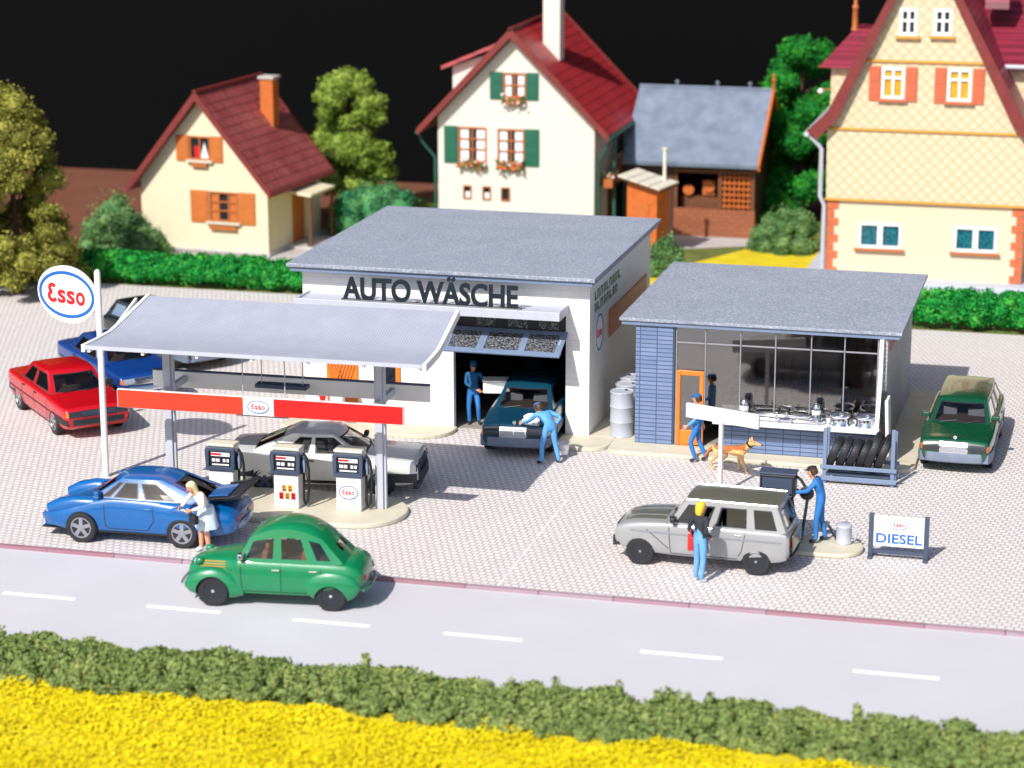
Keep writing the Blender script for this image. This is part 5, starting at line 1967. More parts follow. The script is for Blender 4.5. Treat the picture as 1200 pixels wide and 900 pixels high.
def canopy():
    rz = R(1.2)
    t = thing('canopy', 'grey corrugated canopy on two columns above the fuel pumps', 'canopy', (-18.0, 48.15, 0), rz)
    prof = [(-1.5, 3.87), (-.95, 3.885), (-.4, 3.93), (.1, 4.06), (.7, 4.24), (1.3, 4.42)]
    m = MB()
    xl = lambda y: -3.86 + .42 * (y + 1.5) / 2.8                  # the left edge runs slightly inwards to the back
    rings = [[(xl(y), y, z), (3.86, y, z), (3.86, y, z - .06), (xl(y), y, z - .06)] for y, z in prof]
    m.loft(rings)
    rf = m.build('canopy_roof', corrugated(), t, smooth=25)
    for s in (-1, 1):
        e = MB()
        ex = (lambda y: xl(y)) if s < 0 else (lambda y: 3.86)
        rings = [[(ex(y) + s * .002, y, z + .035), (ex(y) + s * .09, y, z + .035), (ex(y) + s * .09, y, z - .14), (ex(y) + s * .002, y, z - .14)] for y, z in [(-1.52, 3.86)] + prof[1:-1] + [(1.34, 4.43)]]
        e.loft(rings)
        e.build('edge_trim', M['white'], rf, smooth=30, bevel=.01)
    MB().box(-3.86, 3.86, -1.53, -1.502, 3.79, 3.88).build('front_trim', M['grey'], rf)
    for k in range(-9, 10):
        if k % 3 == 0:
            j = MB()
            j.loft([[(k * .42 - .03, y, z - .062), (k * .42 + .03, y, z - .062), (k * .42 + .03, y, z - .15), (k * .42 - .03, y, z - .15)] for y, z in prof])
            j.build('rafter', M['white'], t)
    for x in (-2.52, 2.46):
        c = MB()
        c.box(x - .13, x + .13, -.05, .05, .12, 3.93).box(x - .07, x + .07, -.11, -.05, .12, 3.84).box(x - .07, x + .07, .05, .11, .12, 3.97)
        c.build('column', M['grey'], t, bevel=.012)
        a = MB()
        a.box(x - .055, x + .055, -1.02, -.112, 2.5, 2.66).box(x - .055, x + .055, .112, 1.0, 2.5, 2.66)
        a.build('cross_arm', M['grey'], t, bevel=.01)
    f = MB()
    f.box(-3.32, 3.32, -1.12, -1.03, 2.40, 2.82)
    fb = f.build('front_beam', M['white'], t, bevel=.012)
    MB().box(-3.3, -.36, -1.135, -1.121, 2.412, 2.808).build('red_panel', M['orange_red'], fb)
    MB().box(.36, 3.3, -1.135, -1.121, 2.412, 2.808).build('red_panel', M['red'], fb)
    badge('oval_badge', fb, .26, .155, 0, -1.13, 2.61)
    MB().box(-3.32, 3.32, 1.0, 1.09, 2.36, 2.74).build('rear_beam', M['white'], t, bevel=.012)
    MB().box(-3.32, 3.32, 0.985, 1.1, 2.742, 2.77).build('beam_cap', M['slate'], [c for c in t.children if c.name.startswith('rear_beam')][0])
    for y0, z in ((-.85, 2.3), (.4, 2.62)):
        MB().box(-.62, .6, y0, y0 + .3, z, z + .09).build('light_fitting', M['slate'], t, bevel=.015)
        for x in (-.5, .48):
            MB().tube([(x, y0 + .15, z + .09), (x, y0 + .15, 3.86 + (.1 if y0 > 0 else 0))], .012, 6).build('light_hanger', M['grey'], t)
    isl = thing('pump_island', 'ivory rounded kerb island carrying the fuel pumps', 'island', (-18.0, 47.95, 0), rz)
    i = MB()
    i.prism(rounded(-3.15, 3.1, -1.12, 1.12, 1.1, 14), 0, .12, 'z')
    i.build('island_slab', M['beige'], isl, bevel=.03)
    pump((-16.18, 47.98, .12), rz, 'white fuel pump with an oval badge, beside the right canopy column', 'badge')
    pump((-17.6, 47.82, .12), rz, 'white fuel pump with pictures of oil cans on its front, middle of three', 'cans')
    pump((-19.12, 47.75, .12), rz, 'white fuel pump partly hidden by the tail of the blue sports car', 'plain')


def forecourt_things():
    # tall oval sign
    t = thing('pole_sign', 'tall white pole with an oval white, blue and red sign', 'sign', (-22.72, 49.3, 0), R(-18))
    MB().lathe([(.075, 0), (.075, 4.92), (.05, 4.98), (.01, 5.0)], (0, 0, 0), 'z', 16).build('pole', M['white'], t, smooth=40)
    badge('oval_sign', t, .92, .68, -.94, -.02, 4.3, 0, round_e=True, th=.06)
    # diesel sign
    t = thing('diesel_sign', 'low white DIESEL sign between two slate posts', 'sign', (-4.0, 47.9, 0))
    for x in (-.58, .58):
        MB().box(x - .05, x + .05, -.05, .05, 0, .96).merge(MB().box(x - .05, x + .05, -.2, .2, 0, .05)).build('post', M['slate'], t, bevel=.008)
    o = MB().box(-.528, .528, -.02, .02, .26, .92).build('board', M['sign_white'], t, bevel=.006)
    lt = text_mb('DIESEL', .29, .012, 1.15, .006)
    place(lt, 0, -.026, .34).build('lettering', M['sign_blue'], o)
    badge('oval_badge', o, .2, .12, 0, -.026, .755)
    MB().box(-.528, .528, -.03, .03, .1, .18).build('rail', M['slate'], t)
    # diesel island with its dark pump
    i = thing('diesel_island', 'small rounded beige kerb island behind the light hatchback', 'island', (-6.0, 48.15, 0))
    MB().prism(rounded(-1.25, 1.25, -.6, .6, .58, 12), 0, .1, 'z').build('island_slab', M['beige'], i, bevel=.03)
    p = thing('diesel_pump', 'black diesel pump with a hose behind the light hatchback', 'fuel pump', (-6.6, 48.2, .1))
    MB().box(-.3, .3, -.16, .16, 0, .95).build('cabinet', M['dark'], p, bevel=.02)
    h = MB().box(-.4, .36, -.2, .2, 1.05, 1.52).build('pump_head', M['dark'], p, bevel=.03)
    MB().box(-.34, .3, -.212, -.201, 1.12, 1.45).build('display', M['slate'], h)
    MB().box(-.42, .38, -.22, .22, 1.522, 1.56).build('cap', M['slate'], h, bevel=.01)
    MB().box(-.2, .2, -.12, .12, .952, 1.048).build('neck', M['dark'], p)
    MB().tube([(.3, 0, 1.5), (.46, -.02, 1.4), (.6, -.04, 1.2), (.62, -.05, 1.0), (.56, -.04, .5), (.5, -.02, .06)], .035, 8).build('hose_arm', M['dark'], p, smooth=50)
    MB().tube([(.42, -.06, 1.2), (.3, -.08, 1.0), (.34, -.1, .7), (.4, -.1, .45)], .028, 8).build('hose', M['black'], p, smooth=50)
    MB().lathe([(.13, -.03), (.16, 0), (.13, .03)], (.6, -.06, 1.12), 'y', 16).build('hose_reel', M['black'], p, smooth=50)
    c = thing('watering_can', 'grey watering can on the diesel island', 'can', (-5.2, 48.35, .1), R(-10))
    MB().lathe([(.17, 0), (.18, .03), (.165, .06), (.165, .36), (.175, .38), (.16, .42), (.14, .43)], (0, 0, 0), 'z', 24).build('can_body', M['grey'], c, smooth=40)
    MB().tube([(.15, 0, .36), (.25, 0, .33), (.28, 0, .2), (.24, 0, .1), (.15, 0, .08)], .018, 8).build('handle', M['grey'], c, smooth=50)
    MB().tube([(-.15, 0, .08), (-.27, 0, .2), (-.34, 0, .36)], [.03, .024, .02], 8).build('spout', M['dark'], c, smooth=50)
    # drums in the gap between the two buildings
    for x, y, lab in ((-11.6, 55.55, 'grey oil drum between the buildings, nearest the paving'), (-11.62, 56.3, 'grey oil drum between the buildings, middle of three'), (-11.7, 57.05, 'grey oil drum between the buildings, farthest back')):
        d = thing('oil_drum', lab, 'drum', (x, y, .1), rnd.uniform(0, 3), 'oil drums between the buildings')
        pr = [(.29, 0), (.3, .015), (.285, .04)]
        for z in (.38, .76):
            pr += [(.285, z - .03), (.3, z), (.285, z + .03)]
        pr += [(.285, 1.1), (.3, 1.13), (.29, 1.15), (.27, 1.13)]
        MB().lathe(pr, (0, 0, 0), 'z', 28).build('drum_body', M['drum'], d, smooth=40)
        MB().cyl((.15, 0, 1.13), .04, .03).build('bung', M['slate'], d)
    # white board on a post in front of the shop
    t = thing('post_sign', 'blank white board on a thin white post before the shop', 'sign', (-8.42, 51.5, 0), R(-20))
    MB().box(-.045, .045, -.045, .045, 0, 1.72).build('post', M['white'], t, bevel=.01)
    MB().box(-.92, .98, -.05, .03, 1.722, 2.06).build('board', M['white'], t, bevel=.012)
    # white box carried by the helper; polishing cloth
    b = thing('box', 'white box held by the person in the wash doorway', 'box', (-15.12, 55.6, .98), R(12))
    MB().box(-.06, .62, -.2, .2, 0, .3).build('carton', M['cloth'], b, bevel=.03)
    MB().box(-.08, .64, -.22, .22, .302, .34).build('lid', M['white'], b, bevel=.01)
    m = MB()
    bm = bmesh.new()
    bmesh.ops.create_icosphere(bm, subdivisions=3, radius=1.)
    vs = []
    for v in bm.verts:
        p = v.co
        k = 1 + .35 * noise.noise(p * 2.1 + Vector((3, 1, 2)))
        vs.append((p.x * .22 * k, p.y * .14 * k, p.z * .17 * k))
    fs = [tuple(v.index for v in f.verts) for f in bm.faces]
    bm.free()
    m.add(vs, fs)
    o = m.build('cloth', M['cloth'], None, smooth=60)
    o.location = (-13.42, 53.58, .88)
    tag(o, 'crumpled white polishing cloth on the nose of the teal car', 'cloth')
    b = thing('bucket', 'small white bucket beside the right door jamb of the wash', 'bucket', (-12.62, 53.55, .1))
    MB().lathe([(.12, 0), (.16, .26), (.17, .27), (.15, .25), (.11, .02)], (0, 0, 0), 'z', 20).build('bucket_body', M['white'], b, smooth=40)
    MB().tube([(-.16, 0, .26), (-.12, -.1, .16), (0, -.16, .12), (.12, -.1, .16), (.16, 0, .26)], .008, 6).build('handle', M['grey'], b, smooth=50)
    # goods by the orange door, seen through the canopy
    s = thing('display_stand', 'red and white display stand before the orange door of the wash', 'stand', (-18.95, 54.55, .1))
    MB().box(-.38, .38, -.15, .15, 0, .1).build('foot', M['white'], s, bevel=.01)
    MB().box(-.05, .05, -.05, .05, .1, .5).build('stem', M['white'], s)
    MB().prism([(-.34, 1.15), (.02, 1.15), (-.16, .5)], -.06, .06, 'y').build('red_pennant', M['red'], s)
    MB().box(.06, .4, -.1, .1, .5, 1.0).build('white_carton', M['white'], s, bevel=.02)
    MB().box(-.36, .42, -.12, .12, 1.152, 1.22).build('tray', M['red'], s, bevel=.01)
# ------------------------------------------------------------------ houses, barn, hut
def house_shell(t, x0, x1, ys, ye, ze, xa, za, mat, niches, z0=0.):
    """solid gabled body with recesses for the windows of the front wall"""
    m = MB()
    m.prism([(x0, z0), (x1, z0), (x1, ze), (xa, za), (x0, ze)], ys, ye, 'y')
    o = m.build('wall', [mat, M['interior']], t)
    c = MB()
    for a, b, zl, zh in niches:
        c.box(a, b, ys - .3, ys + .16, zl, zh)
    if niches:
        cut(o, c, M['interior'])
    return o


def gable_roof(t, xl, zl, xa, za, xr, zr, ys, ye, th, mat, verge, ov=.0, name='roof'):
    m = MB()
    m.prism([(xl, zl), (xa, za), (xr, zr), (xr - .02, zr - th), (xa, za - th * 1.25), (xl + .02, zl - th)], ys, ye, 'y')
    o = m.build(name, mat, t)
    v = MB()
    for y0, y1 in ((ys - .05, ys - .004), (ye + .004, ye + .05)):
        v = MB()
        v.prism([(xl - .03, zl + .02), (xa, za + .05), (xr + .03, zr + .02), (xr, zr - th - .05), (xa, za - th * 1.25 - .08), (xl, zl - th - .05)], y0, y1, 'y')
        v.build('verge_board', verge, o)
    MB().tube([(xa, ys - .05, za + .02), (xa, ye + .05, za + .02)], .075, 8).build('ridge_cap', verge, o, smooth=50)
    return o


def house_window(t, x0, x1, z0, z1, y, frame, pane, nx=2, nz=(.5,), sill=None, shut=None, shut_x=(), shz=0., curtain=False, fw=.06):
    """framed window standing in its recess; panes, glazing bars, sill and shutters"""
    f = MB()
    f.box(x0, x0 + fw, y - .03, y + .1, z0, z1).box(x1 - fw, x1, y - .03, y + .1, z0, z1).box(x0 + fw, x1 - fw, y - .03, y + .1, z1 - fw, z1).box(x0 + fw, x1 - fw, y - .03, y + .1, z0, z0 + fw)
    for k in range(1, nx):
        x = x0 + (x1 - x0) * k / nx
        f.box(x - fw * .45, x + fw * .45, y - .02, y + .09, z0 + fw, z1 - fw)
    for q in nz:
        z = z0 + (z1 - z0) * q
        for k in range(nx):
            xa = x0 + fw if k == 0 else x0 + (x1 - x0) * k / nx + fw * .45
            xb = x1 - fw if k == nx - 1 else x0 + (x1 - x0) * (k + 1) / nx - fw * .45
            f.box(xa, xb, y - .015, y + .085, z - fw * .4, z + fw * .4)
    o = f.build('window', frame, t, bevel=.006)
    MB().box(x0 + fw * .5, x1 - fw * .5, y + .05, y + .06, z0 + fw * .5, z1 - fw * .5).build('pane', pane, o)
    if curtain:
        for a, b in ((x0 + fw, x0 + (x1 - x0) * .36), (x1 - (x1 - x0) * .36, x1 - fw)):
            MB().prism([(a, z0 + fw), (b if a == x0 + fw else b, z0 + fw), (b, z1 - fw), (a, z1 - fw)], y + .03, y + .045, 'y').build('curtain', curtain, o)
    if sill:
        MB().box(x0 - .1, x1 + .1, y - .14, y - .032, z0 - .09, z0 - .005).build('sill', sill, o, bevel=.01)
    for a, b in shut_x:
        s = MB().box(a, b, y - .05, y - .006, z0 - .06 + shz, z1 + .02 + shz)
        s.box(a + .05, b - .05, y - .062, y - .052, z0 + .06, (z0 + z1) / 2 - .03)
        s.box(a + .05, b - .05, y - .062, y - .052, (z0 + z1) / 2 + .03, z1 - .08)
        s.build('shutter', shut, o, bevel=.008)
    return o


def flower_box(win, x0, x1, z, y, seed):
    r = random.Random(seed)
    MB().box(x0, x1, y - .2, y - .035, z - .16, z - .02).build('flower_box', M['brown_frame'], win)
    lf, w, p = MB(), MB(), MB()
    for i in range(46):
        c = (r.uniform(x0 - .02, x1 + .02), y - r.uniform(.12, .3), z + r.uniform(-.28, .14))
        m = (lf, lf, w, p)[i % 4]
        s = r.uniform(.035, .065)
        m.ell(c, (s, s, s * .8), 7, 5)
    lf.merge(w)
    n = len(lf.f) - len(w.f)
    lf.m = [0] * n + [1] * len(w.f)
    k = len(lf.f)
    lf.merge(p)
    lf.m = lf.m[:k] + [2] * len(p.f)
    tag(lf.build('flowers', [M['leaf'], M['petal_white'], M['petal_pink']], win, smooth=60), kind='stuff')


def small_house():
    t = thing('house', 'small pale yellow house with weathered red roof and orange shutters', 'house', (-28.23, 75.28, -.02), R(-5))
    w = [(-2.92, -2.12, 3.24, 4.06), (-2.22, -1.12, 1.12, 2.16)]
    house_shell(t, -4.87, 0, 0, 4.4, 2.5, -2.45, 5.35, M['cream_house'], w)
    gable_roof(t, -5.2, 2.22, -2.45, 5.62, .3, 2.3, -.4, 4.85, .16, M['roof_oldred'], M['verge'])
    MB().box(-4.95, .08, -.08, 4.5, .0, .12).build('foundation', M['path'], t, bevel=.02)
    a = house_window(t, -2.92, -2.12, 3.24, 4.06, 0., M['brown_frame'], M['pane_dark'], 2, (), M['beige'], M['shutter_orange'], ((-3.42, -2.94), (-2.1, -1.64)))
    MB().box(-2.74, -2.56, .02, .04, 3.32, 3.7).build('curtain', M['red'], a)
    MB().prism([(-2.52, 3.3), (-2.2, 3.3), (-2.36, 3.85)], .02, .04, 'y').build('curtain', M['curtain'], a)
    MB().box(-2.82, -2.22, -.14, -.032, 3.0, 3.14).build('flower_box', M['brown_frame'], a)
    b = house_window(t, -2.22, -1.12, 1.12, 2.16, 0., M['brown_frame'], M['pane_dark'], 3, (.36, .66), M['beige'], M['shutter_orange'], ((-2.93, -2.25), (-1.09, -.46)), curtain=M['shutter_orange'])
    MB().box(-2.18, -1.16, -.14, -.032, .84, 1.0).build('flower_box', M['brown_frame'], b)
    rf = [c for c in t.children if c.name.startswith('roof')][0]
    c = MB().box(-1.62, -1.12, 3.0, 3.5, 4.0, 5.72)
    ch = c.build('chimney', M['orange_wood'], rf, bevel=.015)
    MB().box(-1.68, -1.06, 2.94, 3.56, 5.722, 5.82).build('chimney_cap', M['path'], ch, bevel=.015)
    # porch on the right side
    MB().box(.0, .95, 1.5, 3.6, 1.92, 2.02, ry=R(6)).build('porch_roof', M['cream_house'], t, bevel=.01)
    MB().box(.005, .06, 2.0, 2.9, .1, 1.86).build('front_door', M['brown_frame'], t, bevel=.01)
    for y in (1.6, 3.45):
        MB().box(.82, .9, y, y + .08, 0, 1.86).build('porch_post', M['brown'], t)
    MB().box(.0, 1.0, 1.45, 3.65, .0, .1).build('step', M['path'], t, bevel=.02)
    MB().tube([(.32, -.4, 2.2), (.32, 4.85, 2.2)], .06, 8).build('gutter', M['verge'], t, smooth=50)


def white_house():
    t = thing('house', 'white house with bright red roof, green shutters and tall white chimney', 'house', (-20.64, 80.0, -.02))
    wins = [(-.45, .37, 5.14, 6.02), (-2.1, -1.06, 2.82, 4.06), (-.66, .32, 2.8, 4.04)]
    sm = [(-1.93, -1.62, 1.48, 1.97), (-1.22, -.9, 1.47, 1.96), (-.54, -.2, 1.46, 1.95)]
    house_shell(t, -2.85, 2.85, 0, 6.9, 4.42, -.1, 7.24, M['white_plaster'], wins + sm)
    gable_roof(t, -3.5, 3.98, -.1, 7.56, 3.42, 3.98, -.38, 7.3, .17, M['roof_red'], M['verge'])
    fr = M['brown_frame']
    a = house_window(t, *wins[0], 0, fr, M['pane_dark'], 2, (.5,), None, M['shutter_green'], ((-.93, -.47), (.39, .83)), curtain=M['curtain'])
    flower_box(a, -.45, .37, 5.14, 0, 1)
    for i, (w, sx) in enumerate(((wins[1], (-2.62, -2.12)), (wins[2], (.34, .86)))):
        o = house_window(t, *w, 0, fr, M['pane_dark'], 2, (.36, .66), None, M['shutter_green'], (sx,), curtain=M['curtain'])
        flower_box(o, w[0], w[1], w[2], 0, 3 + i)
    for i, w in enumerate(sm):
        o = house_window(t, *w, 0, fr, M['pane_dark'], 1, (), None, fw=.045)
        if i < 2:
            MB().box(w[0] + .07, w[1] - .07, .035, .045, w[2] + .05, w[2] + .26).build('curtain', M['curtain'], o)
    rf = [c for c in t.children if c.name.startswith('roof')][0]
    ch = MB().box(.55, 1.17, 1.75, 2.4, 5.6, 8.9).build('chimney', M['white_plaster'], rf, bevel=.015)
    MB().box(.5, 1.22, 1.7, 2.45, 8.902, 9.0).build('chimney_cap', M['brown'], ch)
    # dormer on the left slope
    MB().prism([(-2.75, 4.4), (-2.75, 6.0), (-1.0, 6.6), (-1.0, 4.4)], 1.6, 4.6, 'y').build('dormer_wall', M['white_plaster'], t)
    d = MB()
    d.prism([(-3.1, 6.02), (-.5, 7.12), (-.5, 7.0), (-3.08, 5.9)], 1.25, 4.95, 'y')
    d.build('dormer_roof', M['roof_red'], t)
    # gutters, pipe and veranda frame
    MB().tube([(-3.52, -.4, 3.86), (-3.52, 7.2, 3.86)], .07, 8).build('gutter', M['green_pipe'], t, smooth=50)
    MB().tube([(-3.5, -.2, 3.8), (-3.42, -.1, 3.5), (-2.95, -.06, 2.95), (-2.93, -.06, .0)], .055, 8).build('downpipe', M['green_pipe'], t, smooth=50)
    MB().tube([(3.44, -.4, 3.86), (3.44, 7.2, 3.86)], .07, 8).build('gutter', M['green_pipe'], t, smooth=50)
    MB().tube([(3.42, .25, 3.8), (2.95, .25, 3.0), (2.95, .25, 0)], .055, 8).build('downpipe', M['green_pipe'], t, smooth=50)
    MB().box(2.86, 3.4, 1.0, 6.5, 2.0, 2.12).build('balcony_floor', M['brown'], t)
    for y in (1.0, 2.8, 4.6, 6.4):
        MB().box(3.3, 3.4, y, y + .1, 0, 3.75).build('balcony_post', M['green_pipe'], t)
    rl = MB()
    for k in range(16):
        rl.box(3.33, 3.37, 1.2 + k * .33, 1.3 + k * .33, 2.12, 2.95)
    rl.box(3.31, 3.39, 1.1, 6.4, 2.951, 3.04)
    rl.build('balcony_rail', M['brown'], t)
    MB().box(2.86, 2.9, 2.2, 3.1, .1, 1.95).build('side_door', M['brown'], t)
    o = MB().box(3.05, 3.4, .5, .85, 2.0, 2.3).build('flower_pot', M['brown_frame'], t)
    flower_box(o, 3.0, 3.4, 2.4, .95, 9)


def barn():
    t = thing('barn', 'dark wooden barn with grey slate roof and low brick wall', 'barn', (-14.0, 82.7, -.02))
    # roof, ridge along x
    m = MB()
    m.prism([(-.45, 2.72), (2.75, 5.0), (5.7, 2.95), (5.66, 2.82), (2.75, 4.84), (-.42, 2.58)], -3.3, 1.62, 'x')
    rf = m.build('roof', M['roof_slate'], t)
    b = MB().prism([(-.5, 2.74), (2.75, 5.06), (5.75, 2.97), (5.66, 2.74), (2.75, 4.74), (-.42, 2.5)], 1.622, 1.72, 'x')
    b.build('barge_board', M['orange_wood'], rf, bevel=.01)
    MB().tube([(-3.3, 2.75, 5.02), (1.6, 2.75, 5.02)], .06, 8).build('ridge_cap', M['roof_slate'], rf, smooth=50)
    MB().lathe([(.06, 0), (.05, .3), (.1, .36), (.04, .44), (.07, .52), (.01, .62)], (1.66, 2.75, 5.0), 'z', 12).build('finial', M['brown_frame'], rf, smooth=40)
    for x in (-1.9, -.4, .8):
        MB().lathe([(.05, 0), (.05, .16), (.09, .18), (.02, .26)], (x, 2.75, 5.02), 'z', 10).build('vent', M['roof_slate'], rf)
    # walls
    MB().box(-1.45, 1.5, 0, .2, 0, 1.0).build('low_wall', M['red_brick'], t, bevel=.01)
    MB().box(-3.2, -1.452, 0, .2, 0, 2.55).build('front_wall', M['barn_wood'], t)
    w = MB()
    w.box(-3.2, 1.5, 5.3, 5.5, 0, 2.8).box(-3.2, -3.0, .2, 5.3, 0, 2.6)
    w.prism([(.2, 0), (5.3, 0), (5.3, 3.0), (2.75, 4.7), (.2, 2.9)], 1.3, 1.5, 'x')
    w.build('wall', M['barn_wood'], t)
    for x in (-1.4, .22, 1.4):
        MB().box(x - .07, x + .07, .03, .17, 1.0, 2.6).build('post', M['brown'], t)
    MB().box(-1.45, 1.5, .02, .18, 2.3, 2.44).build('beam', M['brown'], t)
    l = MB()
    for k in range(6):
        z = 1.1 + k * .21
        l.box(.3, 1.34, .05, .09, z, z + .06)
    for k in range(6):
        x = .36 + k * .17
        l.box(x, x + .05, .095, .13, 1.02, 2.28)
    l.build('lattice', M['orange_wood'], t)
    s = MB()
    s.box(-1.3, .1, .6, 1.2, .1, 1.35)
    s.build('workbench', M['brown'], t)
    for x, z, r_ in ((-1.0, 1.6, .2), (-.25, 1.75, .22)):
        m = MB()
        m.lathe([(r_, -.04), (r_, .04)], (x, .5, z), 'y', 16)
        m.build('wheel_hub', M['orange_wood'], t)
    MB().box(-.5, -.05, .55, .6, 1.42, 1.95).build('picture_board', M['brown_frame'], t)
    # little privy in front
    h = thing('hut', 'small orange plank hut with a pale striped roof beside the white house', 'hut', (-15.85, 78.6, -.02), R(-12))
    w = MB()
    w.prism([(-.5, 0), (.62, 0), (.62, 2.35), (-.5, 2.62)], 0, 1.1, 'y')
    w.build('wall', M['hut_wall'], h)
    for k in range(4):
        m = MB()
        x0, x1 = -.72 + k * .4, -.72 + (k + 1) * .4 - .04
        z0, z1 = 2.82 - (x0 + .72) * .24, 2.82 - (x1 + .72) * .24
        m.prism([(x0, z0), (x1, z1), (x1, z1 - .05), (x0, z0 - .05)], -.3, 1.4, 'y')
        m.build('roof_plank', M['offwhite'], h)
    MB().prism([(-.7, 2.74), (.84, 2.37), (.84, 2.32), (-.7, 2.69)], -.26, 1.36, 'y').build('roof_board', M['brown'], h)
    MB().box(-.3, .35, -.04, -.004, .1, 1.85).build('hut_door', M['orange_wood'], h, bevel=.01)
    MB().tube([(.45, 1.05, 2.3), (.45, 1.05, 3.6)], .06, 8).merge(MB().lathe([(.1, 0), (.1, .06)], (.45, 1.05, 3.6), 'z', 10)).build('vent_pipe', M['offwhite'], h)


def big_house():
    X0 = -6.1
    t = thing('house', 'large cream house with shingled gable, brick quoins and wine red roof', 'house', (X0, 76.5, 0))
    L, Rr, D = -3.05, 3.25, 9.5
    wins = [(-2.03, -.6, 1.06, 1.92), (1.06, 2.46, 1.08, 1.93), (-1.45, -.71, 5.99, 7.01), (.64, 1.41, 5.97, 7.02), (-.96, -.38, 8.02, 8.9), (.12, .72, 8.05, 8.91)]
    MB().box(L - .5, Rr + .6, -.75, D + .5, -.1, .1).build('terrace', M['drive'], t, bevel=.02)
    g = MB().box(L, Rr, 0, D, .1, 2.6).build('ground_floor_wall', [M['cream'], M['interior']], t)
    cut(g, MB().box(wins[0][0], wins[0][1], -.3, .16, wins[0][2], wins[0][3]).box(wins[1][0], wins[1][1], -.3, .16, wins[1][2], wins[1][3]), M['interior'])
    u = MB().prism([(L - .06, 2.66), (Rr + .06, 2.66), (Rr + .06, 5.02), (-.2, 11.05), (L - .1, 5.02)], -.06, D + .06, 'y').build('upper_wall', [M['shingle'], M['interior']], t)
    c = MB()
    for w in wins[2:]:
        c.box(w[0], w[1], -.36, .1, w[2], w[3])
    cut(u, c, M['interior'])
    for z, x0, x1 in ((2.6, L - .1, Rr + .1), (4.93, L - .13, Rr + .12), (7.16, -2.02, 1.9)):
        MB().box(x0, x1, -.12, -.062, z, z + .085).build('band', M['ochre'], t, bevel=.01)
    # quoins
    for xs, s in ((L, 1), (Rr, -1)):
        q = MB()
        for k in range(9):
            z = .12 + k * .275
            wd = .36 if k % 2 == 0 else .22
            q.box(min(xs - s * .03, xs + s * wd), max(xs - s * .03, xs + s * wd), -.03, .3, z, z + .25)
        q.build('quoins', M['quoin'], t, bevel=.01)
    for w in wins[:2]:
        house_window(t, *w, 0, M['white'], M['pane_teal'], 2, (), M['brown_frame'], fw=.1)
        for a, b in ((w[0], w[1]),):
            MB().box((a + b) / 2 - .09, (a + b) / 2 + .09, -.03, .08, w[2] + .1, w[3] - .1).build('window_post', M['white'], [k for k in t.children if k.name.startswith('window')][-1])
    for w in wins[2:4]:
        house_window(t, *w, -.06, M['white'], M['pane_warm'], 2, (.66,), M['shutter_terra'], M['shutter_terra'], ((w[0] - .4, w[0] - .03), (w[1] + .03, w[1] + .4)), fw=.1)
    for w in wins[4:]:
        house_window(t, *w, -.06, M['white'], M['pane_dark'], 2, (.55,), M['ochre'], fw=.11)
    # steep roof with a kick at the eaves
    m = MB()
    out = [(-3.75, 4.86), (-3.1, 5.5), (-.2, 11.45), (3.05, 5.5), (3.7, 4.86)]
    inn = [(p[0] * .96, p[1] - .18) for p in out[::-1]]
    inn[2] = (-.2, 11.2)
    m.prism(out + inn, -.32, D + .4, 'y')
    rf = m.build('roof', M['roof_wine'], t)
    v = MB().prism([(p[0] * 1.01, p[1] + .04) for p in out] + [(p[0] * .955, p[1] - .05) for p in inn[:2]] + [(-.2, 11.1)] + [(p[0] * .955, p[1] - .05) for p in inn[3:]], -.40, -.322, 'y')
    v.build('verge_board', M['verge'], rf)
    gt = MB().tube([(-3.78, -.4, 4.8), (-3.78, D + .4, 4.8)], .09, 8).build('gutter', M['grey'], t, smooth=50)
    MB().tube([(-3.74, -.25, 4.76), (-3.45, -.2, 4.5), (-3.3, -.16, 4.3), (-3.3, -.16, 2.75), (-3.16, -.1, 2.45), (-3.16, -.1, .1)], .075, 8).build('downpipe', M['grey'], t, smooth=50)
    # dormer on the left slope with its own hipped roof and finial
    MB().box(-3.35, -1.2, 2.2, 5.2, 5.2, 6.75).build('dormer_wall', M['shingle'], t)
    m = MB()
    a = [(-3.75, 1.9, 6.7), (-.9, 1.9, 6.7), (-.9, 5.5, 6.7), (-3.75, 5.5, 6.7)]
    m.add(a + [(-2.7, 2.9, 7.9), (-2.7, 4.5, 7.9), (-.9, 2.9, 7.9), (-.9, 4.5, 7.9)], [(3, 2, 1, 0), (0, 1, 6, 4), (2, 3, 5, 7), (3, 0, 4, 5), (4, 6, 7, 5), (1, 2, 7, 6)])
    dr = m.build('dormer_roof', M['roof_wine'], t)
    MB().lathe([(.14, 0), (.1, .1), (.09, .7), (.12, .75), (.06, .9), (.08, 1.2), (.02, 1.5)], (-2.7, 2.95, 7.85), 'z', 12).build('finial', M['brown_frame'], dr, smooth=40)
    o = MB().tube([(-3.35, 2.1, 5.95), (-3.6, 2.0, 5.95)], .03, 6).build('lamp_bracket', M['brown_frame'], t)
    MB().ell((-3.66, 1.98, 5.9), (.1, .1, .1), 12, 8).build('lamp_globe', M['white'], o, smooth=60)
    # right-hand wing
    MB().box(1.8, 6.2, 3.0, 8.2, 5.0, 6.95).build('wing_wall', M['shingle'], t)
    m = MB()
    m.prism([(2.6, 6.85), (5.6, 9.1), (8.6, 6.85), (8.6, 6.7), (5.6, 8.95), (2.6, 6.7)], 1.4, 6.6, 'x')
    wr = m.build('wing_roof', M['roof_wine'], t)
    MB().tube([(2.3, 2.55, 6.82), (6.6, 2.55, 6.82)], .08, 8).build('wing_gutter', M['grey'], wr, smooth=50)
    MB().box(1.5, 2.3, 3.4, 4.2, 8.6, 9.7).build('chimney', M['roof_wine'], wr, bevel=.02)
    MB().box(3.26, 6.2, 3.0, 8.2, .1, 4.998).build('wing_base', M['cream'], t)


